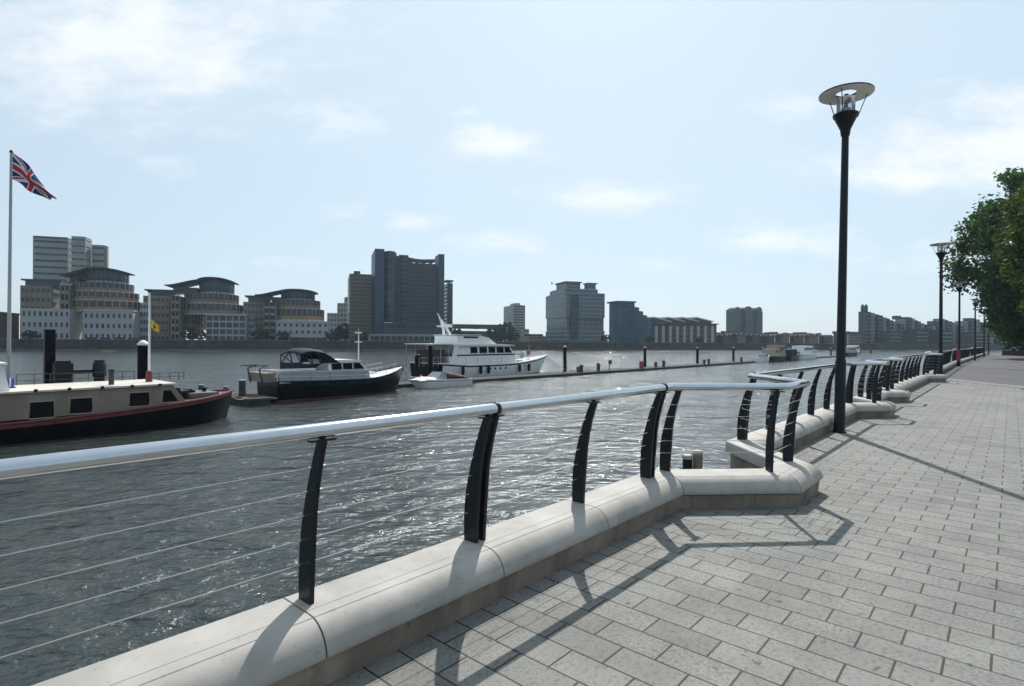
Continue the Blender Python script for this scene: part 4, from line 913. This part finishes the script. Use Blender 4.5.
class Bld:
    def __init__(s, name, label, pxc, d, group=None):
        s.a, _ = bank(pxc, d); s.d = d; s.root = thing(name, label, 'building', BW(s.a, d, Z0), BROT, group); s.nw = 0
    def X(s, px, d=None): return bank(px, s.d if d is None else d)[0]-s.a
    def Z(s, px, py, d=None): return bh(px, py, s.d if d is None else d)-Z0
    def vol(s, part, px0, px1, ytop, m, dd=0.0, dep=14.0, ybot=None, st=0, bays=0, style=None, wm='pane', wf=.5, hf=.5, slab=None, cl=True):
        d = s.d+dd; fw = s.X(px1, d)-s.X(px0, d)
        while True:
            x0, x1 = (max(s.X(px0, d), s.X(px0, d+dep)), min(s.X(px1, d), s.X(px1, d+dep))) if cl else (s.X(px0, d), s.X(px1, d))
            if x1-x0 > .5*fw or dep < 2: break
            dep *= .7
        pm = (px0+px1)/2; z1 = s.Z(pm, ytop, d); z0 = 0 if ybot is None else s.Z(pm, ybot, d)
        q = MB(); q.box(x0, x1, dd, dd+dep, z0, z1); o = q.build(part, FM[m], s.root)
        if st:
            sh = (z1-z0)/st
            if style == 'punch':
                bw = (x1-x0)/bays; q = MB(); q.box(-bw*wf/2, bw*wf/2, -.06, .2, -sh*hf/2, sh*hf/2); me = q.mesh('window', FM[wm])
                for i in range(st):
                    for j in range(bays):
                        if s.nw < 99: inst(me, 'window', o, (x0+bw*(j+.5), dd, z0+sh*(i+.52))); s.nw += 1
            elif style == 'band':
                for i in range(st):
                    q = MB(); e = (x1-x0)*.04; q.box(x0+e, x1-e, dd-.08, dd+.2, z0+sh*(i+.5-hf/2), z0+sh*(i+.5+hf/2)); q.box(x0-.06, x0+.2, dd+1, dd+dep-1, z0+sh*(i+.5-hf/2), z0+sh*(i+.5+hf/2)); q.box(x1-.2, x1+.06, dd+1, dd+dep-1, z0+sh*(i+.5-hf/2), z0+sh*(i+.5+hf/2)); q.build('window_band', FM[wm], o)
                for j in range(1, bays):
                    xx = x0+(x1-x0)*j/bays; q = MB(); q.box(xx-.18, xx+.18, dd-.16, dd+.1, z0, z1-.1); q.build('mullion', FM[m], o)
            elif style == 'balcony':
                for i in range(st):
                    q = MB(); q.box(x0+.3, x1-.3, dd-.08, dd+.2, z0+sh*(i+.3), z0+sh*(i+.9)); q.build('window_band', FM[wm], o)
                    q = MB(); q.box(x0, x1, dd-1.3, dd-.1, z0+sh*i, z0+sh*(i+.08)); q.box(x0, x1, dd-1.3, dd-1.22, z0+sh*(i+.08), z0+sh*(i+.33)); q.build('balcony', FM[slab or m], o)
                for j in range(bays+1):
                    xx = x0+(x1-x0)*j/bays; q = MB(); q.box(xx-.22, xx+.22, dd-1.4, dd-.05, z0, z1-.2); q.build('pier', FM[m], o)
            elif style == 'glass':
                for i in range(st+1):
                    q = MB(); q.box(x0-.12, x1+.12, dd-.2, dd+dep*.9, z0+sh*i-.22, z0+sh*i+.22); q.build('floor_slab', FM[slab or 'grey'], o)
                for j in range(bays+1):
                    xx = x0+(x1-x0)*j/bays; q = MB(); q.box(xx-.13, xx+.13, dd-.26, dd-.02, z0, z1); q.build('mullion', FM[slab or 'grey'], o)
        return o
    def flat(s, part, px0, px1, y, m, dd=0., dep=14., h=.5, over=.5):
        d = s.d+dd; z = s.Z((px0+px1)/2, y, d); fw = s.X(px1, d)-s.X(px0, d)
        while True:
            x0, x1 = max(s.X(px0, d), s.X(px0, d+dep)), min(s.X(px1, d), s.X(px1, d+dep))
            if x1-x0 > .5*fw or dep < 2: break
            dep *= .7
        q = MB(); q.box(x0-over, x1+over, dd-over, dd+dep, z+.01, z+h); return q.build(part, FM[m], s.root)
    def drum(s, part, px0, px1, y1, y0, m, dd=0., ry=9., arc=(-90, 90), n=28, wm=None, bandh=.55, slab=None):
        d = s.d+dd; x0, x1 = s.X(px0, d+ry*.75), s.X(px1, d+ry*.75); cx, rx = (x0+x1)/2, (x1-x0)/2; pm = (px0+px1)/2; z1, z0 = s.Z(pm, y1, d+ry*.4), s.Z(pm, y0, d+ry*.4)
        def ring(f, za, zb):
            q = MB(); pts = [(cx+rx*f*math.sin(R(arc[0]+(arc[1]-arc[0])*i/n)), dd+ry-(ry*(f))*math.cos(R(arc[0]+(arc[1]-arc[0])*i/n))) for i in range(n+1)]
            pts += [(cx+rx*f-(1.5 if px0 < 330 else 0), dd+ry+4), (cx-rx*f, dd+ry+4)]; q.prism(pts, za, zb); return q
        o = ring(1, z0, z1).build(part, FM[m], s.root); h = z1-z0
        if wm:
            ring(1.006, z0+h*(.97-bandh), z0+h*.97).build('window_band', FM[wm], o)
            ring(1.02, z0+.02, z0+h*.10).build('balcony_edge', FM['pale'], o)
            k = 16; q = MB()
            for i in range(1, k):
                a = R(arc[0]+(arc[1]-arc[0])*i/k); q.box(-.16, .16, -.16, .16, z0, z1-.05, 0, Matrix.Translation((cx+rx*1.008*math.sin(a), dd+ry-ry*1.008*math.cos(a), 0)))
            q.build('mullions', FM[slab or m], o)
        return o
    def eyebrow(s, px0, px1, pxt, ymid, yedge, ytail, dd=0., ry=12., th=.35):
        """low domed roof with a tail sweeping left"""
        d = s.d+dd+ry*.8; x0, x1, xt = s.X(px0, d), s.X(px1, d), s.X(pxt, d); cx, rx = (x0+x1)/2, (x1-x0)/2; pm = (px0+px1)/2
        zm, ze, zt = s.Z(pm, ymid+1.0, d), s.Z(px1, yedge-.5, d), s.Z(pxt, ytail, d)
        q = MB(); n, k = 32, 6; vs = [(cx, dd+ry, zm)]
        for j in range(1, k+1):
            f = j/k
            for i in range(n):
                a = 2*math.pi*i/n; vs.append((cx+rx*f*math.cos(a), dd+ry+ry*f*math.sin(a), zm+(ze-zm)*abs(f*math.cos(a))**2.6))
        fs = [(0, 1+i, 1+(i+1) % n) for i in range(n)]
        for j in range(k-1):
            for i in range(n): a, b = 1+j*n+i, 1+j*n+(i+1) % n; fs.append((a, a+n, b+n, b))
        q.add(vs, fs, 0, True); o = q.build('curved_roof', FM['metal'], s.root); o.modifiers.new('t', 'SOLIDIFY').thickness = th
        if xt < x0:
            q = MB(); vs = []; k = 8
            for j in range(k+1):
                f = j/k; x = xt+(x0+rx*.45-xt)*f; z = zt+(ze+(zm-ze)*.45-zt)*(3*f*f-2*f**3)
                vs += [(x, dd+3, z), (x, dd+2*ry-3, z)]
            q.add(vs, [(2*j, 2*j+2, 2*j+3, 2*j+1) for j in range(k)], 0, True); o = q.build('roof_tail', FM['metal'], s.root); o.modifiers.new('t', 'SOLIDIFY').thickness = th*.8

# 0 low building at the far left
b = Bld('brick_building', 'low dark brick building at the left picture edge behind the flagpole', 8, 8); b.vol('wall', -30, 19, 313, 'red', st=4, bays=7, style='punch', hf=.42); b.flat('parapet', -30, 19, 313, 'dark')
# 1 slab tower behind
b = Bld('slab_tower', 'grey green slab tower block behind the leftmost curved roof office', 70, 70)
b.vol('wall', 32.5, 73, 238.5, 'grey', dep=5, st=16, bays=1, style='band', hf=.30, wm='glass'); b.vol('lift_tower', 71, 91.5, 236.5, 'grey', dd=-3, dep=7, st=16, bays=2, style='band', hf=.2, wm='glass'); b.vol('wall', 91.5, 108, 245, 'grey', dd=1, dep=4, st=15, bays=1, style='band', hf=.30, wm='glass'); b.vol('end_wall', 105, 108.3, 246, 'brown', dd=.6, dep=4)
b.flat('parapet', 33, 71, 238.5, 'dark', dep=4.5, h=.8, over=.1)
def office(lab, px, ys, wing=True, framed=False):
    """px: wing left, drum left, roof left tail, roof right, block left, block right; ys: wing top, roof mid, roof edge, tiers..., block top"""
    wl, dl, rt, rr, bl, br = px; wt, rm, re_, tiers, bt = ys
    b = Bld('office_building', lab, (dl+br)/2, 8, 'curved roof offices on the far bank')
    if wing:
        b.vol('wing', wl, dl+3, wt, 'brown', dd=7, st=6, bays=6, style='band', hf=.42, wm='glass'); b.vol('wing_attic', wl+5, dl+4, wt-5, 'glass', dd=9.5, dep=8, ybot=wt)
        if rt < tiers[0][2]-8: b.vol('attic', rt+5, tiers[0][2]+2, re_+3.5, 'glass', dd=6, dep=7, ybot=tiers[0][1])
        b.flat('wing_roof', wl+3, dl+5, wt-5, 'metal', dd=9, dep=9)
        b.vol('balcony_stack', dl-4, dl+10, tiers[0][1]+2, 'olive', dd=3.5, dep=9, st=6, bays=2, style='balcony', slab='grey')
    for (y1, y0, x0, x1, m, wm) in tiers: b.drum('storey', x0, x1, y1, y0, m, dd=1.0+.5*(br-x1)*.4, ry=9, wm=wm)
    b.eyebrow(tiers[0][2]-5, rr, rt, rm, re_, re_+2, dd=-.5, ry=11)
    if framed:
        b.vol('front_block', bl, br, bt, 'white', dd=-2, dep=10, st=4, bays=6, style='punch', wf=.82, hf=.74, wm='glass')
    else:
        b.vol('front_block', bl, br, bt, 'white', dd=-2, dep=10, st=3, bays=9, style='punch', wf=.42, hf=.42)
        d = b.d-2; q = None
        n = 4
        for j in range(n):
            x0, x1 = b.X(bl+3+(br-bl-3)*j/n, d), b.X(bl+3+(br-bl-3)*(j+.78)/n, d); q = MB(); q.box(x0, x1, -2.12, -1.9, .3, b.Z((bl+br)/2, 337.5, d)); q.build('ground_opening', FM['pane'], b.root)
    b.flat('block_cornice', bl, br, bt, 'pale', dd=-2, dep=10, h=.4, over=.25)
    return b
b = office('leftmost curved roof office with long white river block', (20, 66, 64, 131, 83, 142), (286, 269, 274, [(271, 283, 85, 127, 'glass', 'teal'), (283, 292, 72, 132, 'brown', 'glass'), (292, 301, 68, 137, 'tan', 'glass'), (301, 312, 66, 141, 'tan', 'glass')], 311))
b.vol('side_block', 21, 82, 308.5, 'white', dd=-1, dep=10, st=3, bays=9, style='punch', wf=.40, hf=.42)
office('middle curved roof office with white framed glass front', (143, 176, 168, 237.5, 206, 249), (296, 278.3, 284, [(281, 294, 199, 233.5, 'glass', 'teal'), (294, 304, 184, 238, 'brown', 'glass'), (304, 315, 180, 242, 'brown', 'glass'), (315, 330, 180, 206, 'tan', 'glass')], 315), framed=True)
office('rightmost and lowest curved roof office with white block', (243, 268, 256, 318, 276, 328.5), (302, 289.7, 293.5, [(292, 300, 281, 314.5, 'glass', 'teal'), (300, 309, 272, 320, 'brown', 'glass'), (309, 321, 270, 324, 'tan', 'glass')], 322))
# linking blocks
b = Bld('terrace_block', 'buff block with white bays between the first and second curved offices', 150, 14); b.vol('wall', 140, 162, 303, 'white', st=5, bays=4, style='punch', wf=.6, hf=.5)
b = Bld('terrace_block', 'pale block with white bays between the second and third curved offices', 252, 14); b.vol('wall', 247, 259, 317, 'white', st=4, bays=3, style='punch', wf=.7, hf=.55)
b = Bld('stepped_block', 'distant grey stepped block left of the tall dark tower', 339, 120); b.vol('wall', 327, 340, 313, 'grey', st=6, bays=4, style='punch'); b.vol('wall', 337, 349, 303, 'grey', dd=4, st=8, bays=4, style='punch'); b.vol('wall', 344, 350, 297, 'grey', dd=6, st=8, bays=2, style='punch')
# tall tower
b = Bld('high_rise', 'tallest dark blue tower complex on the far bank', 405, 14)
b.vol('left_block', 347.5, 372, 274, 'olive', dd=4, dep=22, st=18, bays=9, style='band', hf=.42); b.vol('plant_room', 353, 360, 271, 'dark', dd=7, dep=8, ybot=275)
b.vol('left_pylon', 371, 384, 248.7, 'blue', dd=-2, dep=20)
o = b.drum('centre_bay', 384, 396.5, 252.5, 322, 'dark', dd=-1.5, ry=4)
for i in range(20):
    za = b.Z(390, 320, b.d)+i*(b.Z(390, 253, b.d)-b.Z(390, 320, b.d))/20; d = b.d-1.5; x0, x1 = b.X(384.3, d), b.X(396.2, d); cx, rx = (x0+x1)/2, (x1-x0)/2
    q = MB(); pts = [(cx+rx*1.01*math.sin(R(-90+180*j/16)), -1.5+4-4.06*math.cos(R(-90+180*j/16))) for j in range(17)]; q.prism(pts, za+.5, za+2.0); q.build('window_band', FM['glass'], o)
b.vol('recess', 396, 402, 256, 'dark', dd=1.5, dep=14, cl=False); b.vol('recess_wall', 401, 408, 255, 'dark', dd=.5, dep=14, cl=False, st=20, bays=1, style='band', hf=.5)
b.vol('main_slab', 408, 436, 263.4, 'dark', dd=1.5, dep=16, cl=False, st=20, bays=12, style='band', hf=.5, wm='pane')
# swooping top rail above the slab
d = b.d+1.5; q = MB(); pts = []
for j in range(13):
    f = j/12; px = 399+(435-399)*f; y = 254.5+5.0*math.sin(min(1, f*1.5)*math.pi/2)-.2*f; pts.append((b.X(px, d), b.Z(px, y, d)))
q.side_prism(pts+[(x, z-1.0) for x, z in pts[::-1]], 1.2, 6); q.build('crown_beam', FM['dark'], b.root)
for px in (410, 417, 424, 431): q = MB(); x = b.X(px, d); q.box(x-.4, x+.4, 2, 5, b.Z(px, 263.3, d), b.Z(px, 260.2, d)); q.build('crown_strut', FM['dark'], b.root)
b.vol('crown_back', 408, 412, 260, 'dark', dd=8, dep=3, ybot=266)
b.vol('right_pylon', 434.5, 444, 254, 'blue', dd=0, dep=18); b.vol('right_block', 443.5, 452.5, 283, 'dark', dd=3, dep=18, st=16, bays=3, style='band'); b.flat('right_cap', 444, 451.5, 281.5, 'dark', dd=4, dep=12, h=.6, over=.6)
b.vol('podium', 384, 440, 323, 'dark', dd=-6, dep=8, cl=False, st=3, bays=10, style='band', hf=.45, wm='glass'); b.vol('podium', 368, 446, 334, 'grey', dd=-7, dep=6, cl=False, st=1, bays=14, style='band', wm='glass')
# low blocks
b = Bld('long_low_building', 'long dark low roofed building behind the yacht mast', 478, 60); b.vol('wall', 450, 503, 331, 'slate', st=2, bays=10, style='punch'); b.vol('roof_hut', 474.5, 478.5, 324.5, 'dark', ybot=329); b.flat('roof', 450, 503, 328.3, 'slate', h=2.0)
b = Bld('tower_block', 'small square concrete tower block left of the glass building', 514, 110); b.vol('wall', 503.5, 525, 305, 'grey', dep=20, st=14, bays=1, style='band', hf=.4); b.vol('lift_room', 510, 520, 303, 'grey', dd=4, dep=10, ybot=305.2); b.vol('low_wing', 519, 529, 329, 'grey', dd=-6, dep=8, st=3, bays=4, style='punch')
b = Bld('warehouse', 'low brown block between the small tower and glass building', 534, 20); b.vol('wall', 520, 547, 336, 'brown', st=2, bays=8, style='punch'); b.vol('roof', 524, 543, 334, 'slate', dd=2, dep=8, ybot=336.1)
b = Bld('glass_building', 'broad teal glass apartment building with stepped top', 575, 10)
b.vol('lower_glass', 545.5, 604, 331, 'teal', dep=24, st=3, bays=20, style='glass'); b.vol('middle_glass', 546.5, 603, 317, 'teal', dd=1, dep=24, ybot=331, st=3, bays=20, style='glass'); b.vol('upper_glass', 545.5, 604, 293, 'teal', dep=24, ybot=317, st=6, bays=20, style='glass')
b.vol('setback', 549.5, 597, 289, 'teal', dd=3, dep=18, ybot=293, st=1, bays=14, style='glass'); b.vol('penthouse', 556, 579.5, 282.5, 'glass', dd=6, dep=12, ybot=289, st=2, bays=6, style='glass'); b.vol('penthouse', 584, 595, 284, 'glass', dd=6, dep=12, ybot=289, st=1, bays=4, style='glass')
b.flat('roof', 556, 579.5, 282.5, 'metal', dd=6, dep=12, over=.8); b.flat('roof', 584, 595, 284, 'metal', dd=6, dep=12, over=.8)
q = MB(); q.tube([(b.X(558.5), 8, b.Z(558.5, 283)), (b.X(558.5), 8, b.Z(558.5, 280))], .25, 6); q.build('roof_mast', FM['dark'], b.root)
q = MB(); x = b.X(574); q.box(x-2.0, x+2.0, -.5, .3, 2, b.Z(575, 295)); q.build('dark_stair_bay', FM['pane'], b.root)
b = Bld('stepped_apartments', 'glass apartment building stepping down to the right', 628, 10)
b.vol('tower', 609, 632.5, 302.5, 'teal', dep=20, st=12, bays=8, style='balcony', slab='metal', wm='glass'); b.flat('roof', 608.5, 633, 302.5, 'metal', dep=18, h=.7, over=1)
for i, (x0, x1, y) in enumerate(((632, 637, 307), (637, 641, 311), (641, 645, 315), (645, 648.5, 318), (648.5, 651, 321))): b.vol('step', x0, x1, y, 'teal', dd=1+.6*i, dep=18, st=10-i, bays=2, style='balcony', slab='metal', wm='glass')
b = Bld('riverside_terrace', 'brick terrace with four raised pale mono pitch roofs', 684, 10)
b.vol('wall', 651, 716.5, 324, 'red', dep=16, st=4, bays=16, style='punch', wf=.45, hf=.55)
for i in range(9):
    px = 656+i*7; q = MB(); x = b.X(px); q.box(x-.7, x+.7, -.4, .1, 0, b.Z(px, 326)); q.build('white_pier', FM['white'], b.root)
for i in range(4):
    p0 = 657+14*i; x0, x1 = b.X(p0), b.X(p0+12.5); z0, z1 = b.Z(p0, 323.8), b.Z(p0, 319.2); zr = b.Z(p0+12, 323)
    q = MB(); q.side_prism([(x0, z0), (x1, z0), (x1+1, zr+.4), (x0-1, z1+.6), (x0-1, z1)], 1, 15); q.build('roof_gable', FM['red'], b.root); q = MB(); q.side_prism([(x1+1.2, zr+.42), (x0-1.4, z1+.62), (x0-1.4, z1+1.15), (x1+1.2, zr+.95)], .2, 16); q.build('pitched_roof', FM['pale'], b.root)
b.flat('eaves', 651, 716.5, 324, 'dark', dep=16, h=.5, over=.8)
for i in range(10):
    pa = 716.5+14.6*i; pb_ = pa+14.4; yt = [334, 333, 333.5, 334.5, 333.5, 334.5, 334, 334.8, 331.5, 332.0][i]
    b = Bld('terraced_house_block', ['brick terrace block adjoining the four pitched roofs', 'brick terrace block left of the three topped tower foot', 'brick terrace block right under the three topped tower', 'brick terrace block just right of the three topped tower', 'dark terrace block above the small moored launch',
        'dark terrace block above the old wooden cruiser', 'dark terrace block above the white hard top cruiser', 'dark terrace block directly left of the nearest lamp post', 'flat roofed block directly right of the nearest lamp post', 'flat roofed block against the stepped terraces at right'][i], (pa+pb_)/2, 10, 'long row of terrace blocks on the far bank')
    b.vol('wall', pa, pb_, yt+2, ['red', 'brown', 'red', 'dark', 'brown'][i % 5], dep=14, st=4, bays=7, style='punch', wf=.5, hf=.5)
    if i < 8:
        n = 3
        for j in range(n):
            p0, p1 = pa+(pb_-pa)*j/n, pa+(pb_-pa)*(j+1)/n; x0, x1 = b.X(p0), b.X(p1); z0, zt = b.Z(p0, yt+2), b.Z(p0, yt-.2+.8*random.random()); q = MB(); q.side_prism([(x0, z0), (x1, z0), ((x0+x1)/2, zt)], -.4, 14); rf = q.build('gable_roof', FM['slate'], b.root)
            q = MB(); q.box(x0-.6, x0+.6, 5, 7, z0, zt+1.0); q.build('chimney', FM['red'], rf)
    else: b.flat('roof', pa, pb_, yt+2, 'dark', h=1.2, over=.8)
b = Bld('round_topped_tower', 'dark tower with three rounded tops behind the terraces', 747, 110)
b.vol('wall', 733.5, 760.5, 309.5, 'dark', dep=8, cl=False, st=14, bays=9, style='band', hf=.45)
for p0, p1, y in ((733.3, 739.2, 306.8), (743, 751, 306.2), (754.8, 760.7, 306.8)):
    x0, x1 = b.X(p0), b.X(p1); z = b.Z(p0, 312); zt = b.Z(p0, y); q = MB(); pts = [(x0, z), (x1, z)]+[((x0+x1)/2+(x1-x0)/2*math.cos(R(a)), zt-2.5+2.5*math.sin(R(a))) for a in range(0, 181, 20)]; q.side_prism(pts, -1.2, 6); q.build('rounded_top', FM['dark'], b.root)
    q = MB(); q.box(x0+.2, x1-.2, -2.02, 2, 0, z); q.build('bay', FM['dark'], b.root)
b = Bld('stepped_terraces', 'wide grey complex of stepped terraces across the river at right', 925, 12)
prof = [(864, 872, 311.5, 9), (872, 880, 314, 8), (880, 887, 317, 8), (887, 894, 320, 7), (894, 901, 323, 7), (901, 906, 319, 7), (906, 912, 317, 8), (912, 918, 320, 7), (918, 925, 323, 6), (925, 933, 325, 6), (933, 939, 321, 7), (939, 945, 318.5, 8), (945, 953, 321, 7), (953, 961, 325, 6), (961, 969, 321, 7), (969, 977, 318, 8), (977, 986, 322, 7), (986, 996, 326, 6), (996, 1010, 330, 5), (1010, 1026, 332, 5)]
prof = [q_ for (p0, p1, y, st) in prof for q_ in ((p0, (p0+p1)/2, y, st), ((p0+p1)/2, p1, y+1.1, st))]
for i, (p0, p1, y, st) in enumerate(prof): b.vol('terrace', p0, p1, y, ['dark', 'grey', 'metal'][i % 3], dd=(i % 3)*.8, dep=3.5, cl=False, st=st, bays=2, style='balcony', slab='grey', wm='glass')
for px in (866.5, 870): q = MB(); x = b.X(px); q.lathe([(.9, 0), (.9, 3.2), (.3, 4.4)], 8, (x, 2.5, b.Z(px, 312))); q.build('roof_turret', FM['dark'], b.root)
for p0, p1, y in ((880, 897, 331), (904, 925, 329), (930, 950, 330), (960, 985, 332)): b.vol('front_terrace', p0, p1, y, 'dark', dd=-8, dep=8, st=4, bays=5, style='balcony', slab='grey')
q = MB(); q.box(b.X(902), b.X(905.5), 2.6, 6, b.Z(904, 319.2), b.Z(904, 315.5)); q.build('roof_hut', FM['dark'], b.root)

# trees of the far bank
tm = [crown_mesh('crown', M_leaff, 1.0, 1.0, .95, 60, 26, .34, 40+i, low=-.8) for i in range(3)]
trk = trunk_mb(1.3, .09, .8, 33, 4).mesh('trunk', M_bark)
far_trees = [(346, 30, 7, 'leafy tree at the right end of the third curved office'), (352, 26, 5.5, 'small tree between the third curved office and tall tower'), (334, 6, 4.5, 'low bush on the bank in front of the stepped block'), (505, 16, 8, 'broad green tree in front of the small concrete tower'), (494, 20, 6.5, 'green tree just left of the small concrete tower'),
             (470, 26, 5, 'tree behind the yacht flybridge'), (458, 20, 5.5, 'tree just right of the tall dark tower'), (261, 4, 4.5, 'tree between the second and third curved offices'), (283, 3, 3.8, 'small dark tree before the third curved office'), (190, 3, 4.5, 'dark tree in front of the second curved office balconies'), (198, 4, 4.0, 'small tree beside the framed glass front'),
             (362, 4, 4.0, 'small tree in front of the left block of the tall tower'), (512, 6, 4.5, 'low tree before the small concrete tower'), (606, 4, 3.6, 'small tree in the gap right of the glass building'), (650, 4, 3.4, 'small tree by the foot of the stepped apartments'), (700, 3, 3.0, 'small tree before the brick terrace'), (30, 3, 3.2, 'small tree before the leftmost office wing')]
for i, (px, d, h, lab) in enumerate(far_trees):
    a, lam = bank(px, d); g = thing('bank_tree', lab, 'tree', BW(a, d, Z0), i*1.3, 'trees on the far bank')
    inst(trk, 'trunk', g, (0, 0, 0), 0, (h*.5, h*.5, h*.5)); inst(tm[i % 3], 'crown', g, (0, 0, h*.62), 0, (h*.62, h*.62, h*.52))

# ------------------------------------------------------------------ summer haze
hz = MB(); hz.box(-420, 640, -100, 640, -4.2, 75)
ho = hz.build('haze', bpy.data.materials.new('haze'))
hm = ho.data.materials[0]; hm.use_nodes = True; nt = hm.node_tree; nt.nodes.clear()
out = nt.nodes.new('ShaderNodeOutputMaterial'); pv_ = nt.nodes.new('ShaderNodeVolumePrincipled'); pv_.inputs['Color'].default_value = (.66, .84, 1.0, 1); pv_.inputs['Density'].default_value = .0002; pv_.inputs['Anisotropy'].default_value = .45
nt.links.new(pv_.outputs[0], out.inputs['Volume']); tag(ho, kind='stuff')
